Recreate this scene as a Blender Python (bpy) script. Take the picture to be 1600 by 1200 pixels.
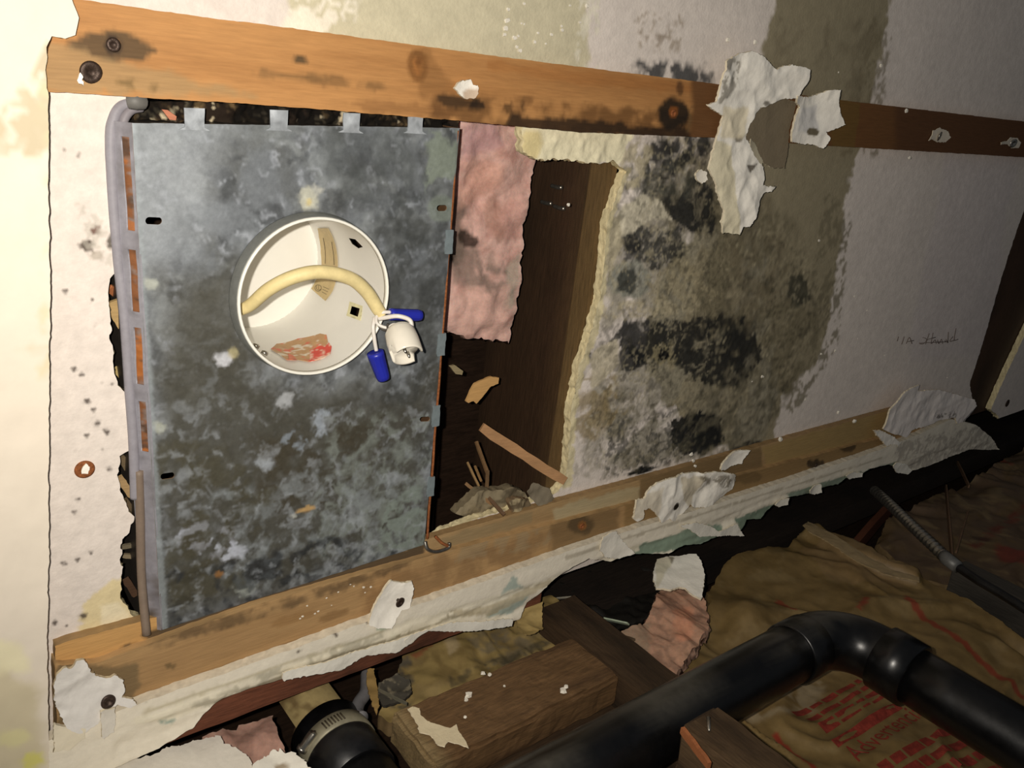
import bpy, bmesh, math, random
import numpy as np
from mathutils import Vector, Matrix
from mathutils.geometry import delaunay_2d_cdt

# ------------------------------------------------------------------ camera, world, light
CZ, H = 1.70, 0.70                      # camera height, ceiling above it
FOC = 1300.0
_vu = np.array([1730., -293., FOC]); _vv = np.array([-370., 3580., FOC])
AU = _vu/np.linalg.norm(_vu)
AV = _vv - AU*(_vv@AU); AV /= np.linalg.norm(AV)
AN = np.cross(AU, AV)                   # world x, y, z axes seen from the camera (right, down, forward)
scn = bpy.context.scene
for o in list(bpy.data.objects): bpy.data.objects.remove(o)
COL = scn.collection

cam = bpy.data.cameras.new('camera'); camo = bpy.data.objects.new('camera', cam); COL.objects.link(camo)
cam.sensor_width = 36; cam.lens = 36*FOC/1600; cam.clip_start = .01
R = Matrix(((AU[0], -AU[1], -AU[2]), (AV[0], -AV[1], -AV[2]), (AN[0], -AN[1], -AN[2])))
camo.matrix_world = Matrix.Translation((0, 0, CZ)) @ R.to_4x4()
scn.camera = camo

w = bpy.data.worlds.new('dark_room'); scn.world = w; w.use_nodes = True
w.node_tree.nodes['Background'].inputs[0].default_value = (.82, .90, 1.0, 1)
w.node_tree.nodes['Background'].inputs[1].default_value = 0.07

fl = bpy.data.lights.new('phone_flash', 'SPOT'); fl.energy = 31.0; fl.color = (1, .925, .82)
fl.spot_size = math.radians(140); fl.spot_blend = 1.0; fl.shadow_soft_size = .005
flo = bpy.data.objects.new('phone_flash', fl); COL.objects.link(flo)
_o = -.030*np.array([1, 0, 0]) + -.012*np.array([0, 1, 0])
flo.location = (float(_o@AU), float(_o@AV), CZ+float(_o@AN))
_d = np.array([830-800., 330-600., FOC])      # the beam points a little above the lens axis
flo.rotation_euler = Vector((float(_d@AU), float(_d@AV), float(_d@AN))).to_track_quat('-Z', 'Y').to_euler()

scn.view_settings.view_transform = 'Standard'; scn.view_settings.look = 'None'
scn.view_settings.exposure = 0.0; scn.view_settings.gamma = 1; scn.view_settings.use_curve_mapping = False

# ------------------------------------------------------------------ measuring helpers
def ray(px, py):
    d = np.array([px-800., py-600., FOC]); return np.array([d@AU, d@AV, d@AN])
def P(px, py, z=0.0):                   # point on the horizontal plane z above (+) / below (-) the ceiling face
    d = ray(px, py); p = d*(H+z)/d[2]; return Vector((p[0], p[1], z))
def W(px, py, y):                       # point on the vertical plane Y = y ; z relative to the ceiling face
    d = ray(px, py); p = d*y/d[1]; return Vector((p[0], y, p[2]-H))
def up(v): return Vector((v[0], v[1], v[2]+CZ+H))

class Flat:                             # ceiling-like plane, outward = down
    def __init__(s, z): s.z = z
    def uv(s, px, py): p = P(px, py, s.z); return (p.x, p.y)
    def map(s, u, v, o): return np.stack([u, v, s.z-o+0*u], -1)
class Wall:                             # wall-like plane, outward = -y
    def __init__(s, y): s.y = y
    def uv(s, px, py): p = W(px, py, s.y); return (p.x, p.z)
    def map(s, u, v, o): return np.stack([u, s.y-o+0*u, v], -1)

# ------------------------------------------------------------------ numpy noise
_tabs = {}
def vnoise(x, y, seed=0):
    if seed not in _tabs: _tabs[seed] = np.random.RandomState(seed+11).rand(256, 256)
    t = _tabs[seed]; x = x+1000.; y = y+1000.
    xi = np.floor(x).astype(int); yi = np.floor(y).astype(int); fx = x-xi; fy = y-yi
    fx = fx*fx*(3-2*fx); fy = fy*fy*(3-2*fy)
    a = t[xi & 255, yi & 255]; b = t[(xi+1) & 255, yi & 255]; c = t[xi & 255, (yi+1) & 255]; d = t[(xi+1) & 255, (yi+1) & 255]
    return (a*(1-fx)+b*fx)*(1-fy)+(c*(1-fx)+d*fx)*fy
def fbm(x, y, octv=4, seed=0):          # about -1..1
    s = 0; a = 1; n = 0
    for k in range(octv):
        s = s+a*(vnoise(x, y, seed+k)*2-1); n += a; a *= .55; x = x*2.03+3.1; y = y*2.03+7.7
    return s/n*1.5
def sm(a, b, x):
    t = np.clip((x-a)/(b-a), 0, 1); return t*t*(3-2*t)
def inside(x, y, poly):
    r = np.zeros(x.shape, bool); n = len(poly)
    for i in range(n):
        x0, y0 = poly[i]; x1, y1 = poly[(i+1) % n]
        if y0 == y1: continue
        c = (y0 > y) != (y1 > y)
        r ^= c & (x < (x1-x0)*(y-y0)/(y1-y0)+x0)
    return r
def sdist(x, y, poly):
    d = np.full(x.shape, 1e9); n = len(poly)
    for i in range(n):
        x0, y0 = poly[i]; x1, y1 = poly[(i+1) % n]
        dx, dy = x1-x0, y1-y0; L = dx*dx+dy*dy+1e-18
        t = np.clip(((x-x0)*dx+(y-y0)*dy)/L, 0, 1)
        d = np.minimum(d, (x-x0-t*dx)**2+(y-y0-t*dy)**2)
    d = np.sqrt(d); return np.where(inside(x, y, poly), -d, d)
def S(*c):
    c = np.array(c, float)/255.; return np.where(c <= .04045, c/12.92, ((c+.055)/1.055)**2.4)

def E_(cx, cy, rx, ry=None, rot=0):
    ry = ry or rx; r = math.radians(rot)
    return [(cx+rx*math.cos(t)*math.cos(r)-ry*math.sin(t)*math.sin(r), cy+rx*math.cos(t)*math.sin(r)+ry*math.sin(t)*math.cos(r))
            for t in [i*math.tau/14 for i in range(14)]]

def wfbm(u, v, fr, sd):                # noise with its domain warped, for organic blots
    k = 1.1/fr; wu = k*fbm(u*fr*.6, v*fr*.6, 3, sd+3); wv = k*fbm(u*fr*.6+9, v*fr*.6+4, 3, sd+4)
    return fbm((u+wu)*fr, (v+wv)*fr, 6, sd)
def paint(u, v, base, layers, plane, mottle=None):
    """albedo of a surface: a base colour, then stains with outlines of their own (given in mm softness / warp)"""
    c = np.ones((len(u), 3))*S(*base)
    if mottle:
        for (col, freq, lo, hi, st, sd) in mottle:
            a = sm(lo, hi, wfbm(u, v, freq, sd))*st
            c = c*(1-a[:, None])+S(*col)*a[:, None]
    for L in layers:
        pts, col, soft, warp, wf, st = L[:6]
        q = [plane.uv(*p) for p in pts]
        qa = np.array(q); m = (soft+warp*1.6)/1000+.002
        sel = (u > qa[:, 0].min()-m) & (u < qa[:, 0].max()+m) & (v > qa[:, 1].min()-m) & (v < qa[:, 1].max()+m)
        if not sel.any(): continue
        uu, vv = u[sel], v[sel]
        d = sdist(uu, vv, q)*1000
        if warp: d = d+warp*fbm(uu*wf, vv*wf, 5, 31+int(wf) % 7)
        a = sm(soft*.5+.3, -soft*.5-.3, d)*st
        if len(L) > 6:
            fr, lo, hi, sd = L[6]
            a = a*sm(lo, hi, wfbm(uu, vv, fr, sd))
        c[sel] = c[sel]*(1-a[:, None])+S(*col)*a[:, None]
    return c

# ------------------------------------------------------------------ materials
def nn(t, k, **kw):
    n = t.nodes.new(k)
    for a, b in kw.items(): setattr(n, a, b)
    return n
def mat(name, rough=.9, ns=60, amt=.25, bump=.3, bs=None, metal=0, stretch=(1, 1, 1), spec=.3, col=None, coat=0, det=6, bd=.002, sub=0, wave=None, rvar=0):
    m = bpy.data.materials.new(name); m.use_nodes = True; t = m.node_tree; b = t.nodes['Principled BSDF']
    tc = nn(t, 'ShaderNodeTexCoord'); mp = nn(t, 'ShaderNodeMapping'); mp.inputs['Scale'].default_value = stretch
    t.links.new(tc.outputs['Object'], mp.inputs[0])
    n1 = nn(t, 'ShaderNodeTexNoise'); n1.inputs['Scale'].default_value = ns; n1.inputs['Detail'].default_value = det; n1.inputs['Roughness'].default_value = .65
    t.links.new(mp.outputs[0], n1.inputs['Vector'])
    if col is None:
        a = nn(t, 'ShaderNodeAttribute'); a.attribute_name = 'Col'; src = a.outputs['Color']
    else:
        a = nn(t, 'ShaderNodeRGB'); a.outputs[0].default_value = (*S(*col), 1); src = a.outputs[0]
    mr = nn(t, 'ShaderNodeMapRange'); mr.inputs[1].default_value = .3; mr.inputs[2].default_value = .7
    mr.inputs[3].default_value = 1-amt; mr.inputs[4].default_value = 1+amt*.7
    t.links.new(n1.outputs[0], mr.inputs[0])
    mx = nn(t, 'ShaderNodeVectorMath', operation='SCALE'); t.links.new(src, mx.inputs[0]); t.links.new(mr.outputs[0], mx.inputs['Scale'])
    t.links.new(mx.outputs[0], b.inputs['Base Color'])
    n2 = nn(t, 'ShaderNodeTexNoise'); n2.inputs['Scale'].default_value = bs or ns*2.5; n2.inputs['Detail'].default_value = 5
    t.links.new(mp.outputs[0], n2.inputs['Vector'])
    bp = nn(t, 'ShaderNodeBump'); bp.inputs['Strength'].default_value = bump; bp.inputs['Distance'].default_value = bd
    t.links.new(n2.outputs[0], bp.inputs['Height']); t.links.new(bp.outputs[0], b.inputs['Normal'])
    b.inputs['Roughness'].default_value = rough; b.inputs['Metallic'].default_value = metal
    if rvar:
        r2 = nn(t, 'ShaderNodeMapRange'); r2.inputs[3].default_value = rough-rvar; r2.inputs[4].default_value = rough+rvar
        t.links.new(n1.outputs[0], r2.inputs[0]); t.links.new(r2.outputs[0], b.inputs['Roughness'])
    b.inputs['Specular IOR Level'].default_value = spec
    b.inputs['Coat Weight'].default_value = coat
    if sub: b.inputs['Subsurface Weight'].default_value = sub; b.inputs['Subsurface Scale'].default_value = .01
    return m
M = dict(
    board=mat('gypsum_paper', .92, 90, .10, .25, 300, spec=.15),
    paint=mat('painted_board', .8, 40, .03, .25, 100, spec=.2, bd=.0008),
    plaster=mat('torn_plaster', .95, 120, .06, .2, 260, spec=.1),
    wood=mat('pine_grain', .7, 30, .14, .30, 60, stretch=(1.2, 14, 14), spec=.3, bd=.001),
    woodv=mat('framing_grain', .75, 30, .35, .4, 60, stretch=(14, 14, 1.5), spec=.25, bd=.001),
    woodx=mat('plate_grain', .7, 30, .40, .4, 60, stretch=(1.5, 14, 14), spec=.35, bd=.001),
    woody=mat('joist_grain', .6, 30, .35, .4, 60, stretch=(14, 1.2, 14), spec=.35, bd=.001),
    galv=mat('galvanised_steel', .48, 160, .12, .12, 300, metal=.30, spec=.4, bd=.0008, rvar=.15),
    pink=mat('glass_wool', .97, 140, .18, .35, 160, spec=.05, bd=.002, sub=.15),
    kraft=mat('kraft_paper', .5, 60, .15, .15, 90, spec=.4, bd=.001, rvar=.15),
    abs=mat('black_plastic', .36, 60, .6, .12, 90, spec=.5, col=(18, 18, 20), bd=.001, rvar=.14),
    dust_glint=mat('vertex_plastic', .33, 60, .3, .15, 90, spec=.5, bd=.001, rvar=.12),
    enamel=mat('white_enamel', .35, 20, .03, .05, 60, spec=.5, bd=.0005),
    cable=mat('cable_sheath', .55, 120, .12, .2, 200, spec=.35, bd=.0006),
    blue=mat('blue_nylon', .35, 60, .06, .1, 90, spec=.5, col=(36, 44, 158), bd=.0005),
    porcelain=mat('porcelain', .2, 30, .04, .03, 60, spec=.6, col=(226, 220, 206), bd=.0003),
    wire=mat('white_wire', .4, 60, .06, .1, 90, spec=.45, col=(222, 216, 208), bd=.0004),
    steel=mat('bare_steel', .3, 150, .35, .2, 200, metal=.9, spec=.5, col=(165, 160, 150), bd=.0004),
    screw=mat('rusty_screw', .5, 400, .45, .5, 600, metal=.5, spec=.4, col=(72, 58, 50), bd=.0006),
    rust=mat('rusted_steel', .8, 300, .5, .6, 400, metal=.2, spec=.2, col=(150, 92, 55), bd=.001),
    ink=mat('pencil_marks', .8, 60, .1, 0, 90, col=(112, 100, 94)),
    red=mat('red_ink', .7, 120, .5, 0, 90, col=(134, 52, 40)),
    black=mat('dark_print', .7, 120, .1, 0, 90, col=(70, 62, 48)),
    void=mat('void_shade', .9, 20, .5, .3, 60, col=(42, 30, 22), stretch=(2, 10, 10), spec=.1),  # near-black colour stands in for the shade inside the cavities
    chip=mat('gypsum_crumb', .95, 120, .1, .4, 200, col=(232, 226, 212), spec=.1),
)

# ------------------------------------------------------------------ object helpers
def tag(o, label=None, cat=None, group=None, kind=None):
    if label: o['label'] = label
    if cat: o['category'] = cat
    if group: o['group'] = group
    if kind: o['kind'] = kind
    return o
def thing(name, loc, label, cat, group=None):
    o = bpy.data.objects.new(name, None); COL.objects.link(o); o.location = up(loc); o.empty_display_size = .02
    return tag(o, label, cat, group)
def link(name, verts, faces, m, cols=None, parent=None, smooth=True, mats=None, flat_from=None):
    """verts relative to the ceiling face; the object's origin goes to the middle of its bounds"""
    v = np.array(verts, float); v[:, 2] += CZ+H
    org = (v.min(0)+v.max(0))/2
    me = bpy.data.meshes.new(name); me.from_pydata((v-org).tolist(), [], faces)
    if cols is not None:
        a = me.color_attributes.new('Col', 'FLOAT_COLOR', 'POINT')
        c4 = np.ones((len(v), 4)); c4[:, :3] = np.clip(cols, 0, 1); a.data.foreach_set('color', c4.ravel())
    me.materials.append(m)
    if smooth: me.polygons.foreach_set('use_smooth', [True]*len(me.polygons))
    me.update()
    bm = bmesh.new(); bm.from_mesh(me); bmesh.ops.recalc_face_normals(bm, faces=bm.faces); bm.to_mesh(me); bm.free()
    o = bpy.data.objects.new(name, me); COL.objects.link(o); o.location = Vector(org)
    if parent is not None:
        o.parent = parent; o.location = Vector(org)-_wloc(parent)
    return o
def _wloc(o):
    l = Vector(o.location)
    while o.parent: o = o.parent; l += Vector(o.location)
    return l

def frac(poly, seg, amp, seed=1, freq=None):
    """refine an outline and roughen it"""
    rs = np.random.RandomState(seed); out = []
    n = len(poly)
    for i in range(n):
        a = np.array(poly[i]); b = np.array(poly[(i+1) % n]); L = np.linalg.norm(b-a)
        k = max(1, int(math.ceil(L/seg)))
        for j in range(k): out.append(a+(b-a)*j/k)
    out = np.array(out)
    if amp:
        f = freq or 160
        dx = fbm(out[:, 0]*f, out[:, 1]*f, 4, seed+50); dy = fbm(out[:, 0]*f+31, out[:, 1]*f+17, 4, seed+60)
        out = out+amp*np.stack([dx, dy], -1)
    return [tuple(p) for p in out]

def sheet(name, plane, outer, holes=(), step=.006, off=None, thick=.002, col=None, side=None, m=None, parent=None,
          rag=.0, seg=None, hrag=None, seed=1, crumb=0, uvspace=False, rows=2, frq=None, fine=None):
    """a solid sheet on a plane: outline and holes cut for real, face displaced by off(u,v), edges with their own colour"""
    cv = (lambda pl: [tuple(p) for p in pl]) if uvspace else (lambda pl: [plane.uv(*p) for p in pl])
    seg = seg or step
    O = frac(cv(outer), seg, rag, seed, frq); Hs = [frac(cv(h), seg, rag if hrag is None else hrag, seed+5+i, frq) for i, h in enumerate(holes)]
    A = np.array(O); lo = A.min(0); hi = A.max(0)
    gx, gy = np.meshgrid(np.arange(lo[0]+step*.5, hi[0], step), np.arange(lo[1]+step*.5, hi[1], step))
    gx = gx.copy(); gx[::2] += step*.25; gx[1::2] -= step*.25
    gx = gx.ravel(); gy = gy.ravel()
    if fine:
        GX, GY = [], []; done = lambda x, y: np.zeros(x.shape, bool)
        regs = []
        for (x0, x1, y0, y1, st) in list(fine)+[(lo[0], hi[0], lo[1], hi[1], step)]:
            cx, cy = np.meshgrid(np.arange(x0+st/2, x1, st), np.arange(y0+st/2, y1, st)); cx = cx.copy(); cx[::2] += st*.25; cx[1::2] -= st*.25
            cx = cx.ravel(); cy = cy.ravel(); k_ = np.ones(cx.shape, bool)
            for r_ in regs: k_ &= ~((cx > r_[0]) & (cx < r_[1]) & (cy > r_[2]) & (cy < r_[3]))
            GX.append(cx[k_]); GY.append(cy[k_]); regs.append((x0, x1, y0, y1))
        gx = np.concatenate(GX); gy = np.concatenate(GY); step = min(r_[4] for r_ in fine)
    ok = inside(gx, gy, O)
    for h in Hs: ok &= ~inside(gx, gy, h)
    gx, gy = gx[ok], gy[ok]
    pts = list(O); edges = [(i, (i+1) % len(O)) for i in range(len(O))]
    for h in Hs:
        b = len(pts); pts += h; edges += [(b+i, b+(i+1) % len(h)) for i in range(len(h))]
    # drop grid points too close to an outline point
    bp = np.array(pts); key = set()
    q = step*.55
    for p in bp:
        i, j = int(p[0]//q), int(p[1]//q)
        key.add((i, j))
    keep = [k for k in range(len(gx)) if (int(gx[k]//q), int(gy[k]//q)) not in key]
    pts += [(gx[k], gy[k]) for k in keep]
    V, _, F, *_r = delaunay_2d_cdt([Vector(p) for p in pts], edges, [], 0, 1e-7)
    V = np.array([(p.x, p.y) for p in V]); F = np.array([f[:] for f in F if len(f) == 3])
    c = V[F].mean(1); ok = inside(c[:, 0], c[:, 1], O)
    for h in Hs: ok &= ~inside(c[:, 0], c[:, 1], h)
    F = F[ok]
    used = np.unique(F); rm = -np.ones(len(V), int); rm[used] = np.arange(len(used)); V = V[used]; F = rm[F]
    u, v = V[:, 0], V[:, 1]; n = len(V)
    o = off(u, v) if off else np.zeros(n)
    front = plane.map(u, v, o); back = plane.map(u, v, o-thick)
    fc = col(u, v) if callable(col) else np.ones((n, 3))*S(*col)
    sc = side if side is not None else None
    # boundary edges
    cnt = {}
    for f in F.tolist():
        for a, b in ((f[0], f[1]), (f[1], f[2]), (f[2], f[0])):
            k = (a, b) if a < b else (b, a); cnt[k] = cnt.get(k, 0)+1
    be = [k for k, x in cnt.items() if x == 1]
    verts = [front, back]; cols = [fc, fc*.9]
    faces = F.tolist()+[[a+n, c_+n, b+n] for a, b, c_ in F.tolist()]
    bidx = sorted({i for e in be for i in e}); bm_ = {i: k for k, i in enumerate(bidx)}
    bi = np.array(bidx); base = 2*n; nb = len(bi)
    ub, vb, ob = u[bi], v[bi], o[bi]
    # outward direction for crumbly edges
    R_ = rows+1
    for r in range(R_+0):
        t = r/(R_-1) if R_ > 1 else 0
        jx = crumb*fbm(ub*220+r*5.3, vb*220+r*9.1, 3, seed+9)*(0.35 if r == 0 else 1)
        jy = crumb*fbm(ub*220+r*2.3+50, vb*220+r*4.1, 3, seed+19)*(0.35 if r == 0 else 1)
        if r == 0 or r == R_-1: jx = jx*0; jy = jy*0
        verts.append(plane.map(ub+jx, vb+jy, ob-thick*t))
        if sc is None: cols.append(fc[bi])
        else: cols.append(sc(ub, vb, t) if callable(sc) else np.ones((nb, 3))*S(*sc)*(1+.12*fbm(ub*300, vb*300+r*3, 2, 3))[:, None])
    for a, b in be:
        ia, ib = bm_[a], bm_[b]
        for r in range(R_-1):
            faces.append([base+r*nb+ia, base+r*nb+ib, base+(r+1)*nb+ib, base+(r+1)*nb+ia])
    return link(name, np.concatenate(verts), faces, m, np.concatenate(cols), parent, True)

def tube(name, pts, r, m, parent=None, seg=12, col=None, closed=True, smooth_n=6, colf=None):
    """swept round bar through points (Catmull-Rom); r may be a list"""
    pts = [Vector(p) for p in pts]; rr = r if isinstance(r, (list, tuple)) else [r]*len(pts)
    Q = []; RR = []
    if smooth_n > 1 and len(pts) > 2:
        for i in range(len(pts)-1):
            p0 = pts[max(0, i-1)]; p1 = pts[i]; p2 = pts[i+1]; p3 = pts[min(len(pts)-1, i+2)]
            for k in range(smooth_n):
                t = k/smooth_n
                Q.append(.5*((2*p1)+(p2-p0)*t+(2*p0-5*p1+4*p2-p3)*t*t+(3*p1-p0-3*p2+p3)*t**3)); RR.append(rr[i]*(1-t)+rr[i+1]*t)
        Q.append(pts[-1]); RR.append(rr[-1])
    else: Q = pts; RR = rr
    V = []; F = []; n = len(Q); nrm = None
    for i in range(n):
        a = Q[max(0, i-1)]; b = Q[min(n-1, i+1)]; t = (b-a).normalized() if (b-a).length > 1e-9 else Vector((0, 0, 1))
        if nrm is None:
            nrm = t.orthogonal().normalized()
        else:
            nrm = (nrm-t*nrm.dot(t)); nrm = nrm.normalized() if nrm.length > 1e-6 else t.orthogonal().normalized()
        bi = t.cross(nrm)
        for k in range(seg):
            an = k*math.tau/seg; V.append(Q[i]+(nrm*math.cos(an)+bi*math.sin(an))*RR[i])
    for i in range(n-1):
        for k in range(seg):
            F.append([i*seg+k, i*seg+(k+1) % seg, (i+1)*seg+(k+1) % seg, (i+1)*seg+k])
    if closed: F.append(list(range(seg))[::-1]); F.append([(n-1)*seg+k for k in range(seg)])
    V = np.array([tuple(p) for p in V])
    cols = colf(V) if colf else (np.ones((len(V), 3))*S(*col) if col is not None else None)
    return link(name, V, F, m, cols, parent)

def box(name, x0, x1, y0, y1, z0, z1, m, colf, parent=None, step=.02, bev=.002, warp=.0, skew=None, rough=0):
    """a sawn board: subdivided, eased edges, slight waviness, painted by colf(V)"""
    bm = bmesh.new(); bmesh.ops.create_cube(bm, size=1)
    sx, sy, sz = x1-x0, y1-y0, z1-z0
    for v in bm.verts: v.co = Vector(((v.co.x+.5)*sx+x0, (v.co.y+.5)*sy+y0, (v.co.z+.5)*sz+z0))
    if bev: bmesh.ops.bevel(bm, geom=bm.edges[:], offset=bev, segments=2, affect='EDGES')
    for ax, a, b in ((0, x0, x1), (1, y0, y1), (2, z0, z1)):
        k = min(80, int((b-a)/step))
        for i in range(1, k):
            no = [0, 0, 0]; no[ax] = 1; co = [0, 0, 0]; co[ax] = a+(b-a)*i/k
            bmesh.ops.bisect_plane(bm, geom=bm.verts[:]+bm.edges[:]+bm.faces[:], plane_co=co, plane_no=no)
    V = np.array([tuple(v.co) for v in bm.verts]); bm.verts.index_update()
    F = [[v.index for v in f.verts] for f in bm.faces]; bm.free()
    c = colf(V) if callable(colf) else np.ones((len(V), 3))*S(*colf)
    if rough:
        V = V+rough*np.stack([fbm(V[:, 1]*60+V[:, 2]*40, V[:, 2]*60+V[:, 0]*7, 3, 5), fbm(V[:, 0]*60, V[:, 2]*60, 3, 6), fbm(V[:, 0]*60+5, V[:, 1]*60, 3, 7)], -1)
    if skew: V = skew(V)
    return link(name, V, F, m, c, parent, False)
def woodcol(base, dark, seed, fr=(6, 60, 60), lo=-.1, hi=.7, st=.7):
    def f(V):
        a = sm(lo, hi, fbm(V[:, 0]*fr[0]+V[:, 2]*fr[2], V[:, 1]*fr[1]+V[:, 2]*fr[2]*.5, 5, seed))*st
        return S(*base)*(1-a[:, None])+S(*dark)*a[:, None]
    return f

# ================================================================== SETTING
# near-black slabs paint the cavity shade; the top one added to block world light
def slab(name, x0, x1, y0, y1, z0, z1, m):
    V = [(x, y, z) for x in (x0, x1) for y in (y0, y1) for z in (z0, z1)]
    F = [[0, 1, 3, 2], [4, 6, 7, 5], [0, 4, 5, 1], [2, 3, 7, 6], [0, 2, 6, 4], [1, 5, 7, 3]]
    return tag(link(name, V, F, m, None, None, False), kind='structure')
slab('light_block_deck', -.6, 3.6, -1.3, 1.0, .190, .205, M['void'])
slab('wall_back', -.6, 3.6, .79, .81, -1.3, .189, M['void'])
slab('wall_right', 3.31, 3.33, -1.3, .789, -1.3, .189, M['void'])

# ------------------------------------------------------------------ first ceiling board (paper faced, joint bands, mould)
C0 = Flat(0.0)
hole_left = [(196, 168), (172, 196), (170, 250), (174, 330), (170, 345), (182, 372), (186, 402), (173, 440), (170, 480), (172, 520), (177, 560), (184, 600),
             (200, 622), (203, 660), (204, 700), (186, 712), (184, 742), (192, 780), (208, 806), (200, 832), (189, 852), (191, 900), (188, 930), (206, 960), (222, 972),
             (262, 985), (430, 930), (560, 886), (662, 852), (700, 828), (760, 806), (824, 788), (866, 772), (886, 752), (890, 700), (893, 640), (905, 580), (920, 530), (938, 470),
             (944, 410), (950, 350), (966, 300), (980, 268), (958, 252), (940, 256), (884, 250), (838, 249), (818, 238), (816, 196), (812, 184), (700, 175), (500, 160), (300, 150), (215, 150)]
post_gap = [(1790, -180), (1640, 235), (1600, 330), (1566, 430), (1538, 530), (1515, 600), (1522, 640), (1500, 665), (1556, 700), (1560, 650), (1548, 640), (1572, 585), (1612, 500), (1655, 410), (1710, 280), (1880, -180)]
def ceil_off(u, v):
    o = .0009*fbm(u*6, v*6, 3, 2)+.0002*fbm(u*150, v*150, 2, 4)
    q = [C0.uv(*p) for p in [(812, 180), (980, 200), (1000, 250), (985, 300), (960, 400), (945, 480), (925, 560), (900, 650), (892, 760), (860, 760), (900, 500), (940, 300), (935, 262), (815, 262)]]
    a = sm(.006, -.003, sdist(u, v, q)+.003*fbm(u*90, v*90, 3, 8))
    return o+a*.0022*fbm(u*75, v*75, 4, 12)-a*.0006
MG = (62, 62, 58)                    # mould grey
DK = (30, 32, 34)
TAN = (172, 158, 118); TAUPE = (154, 144, 119)
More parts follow.
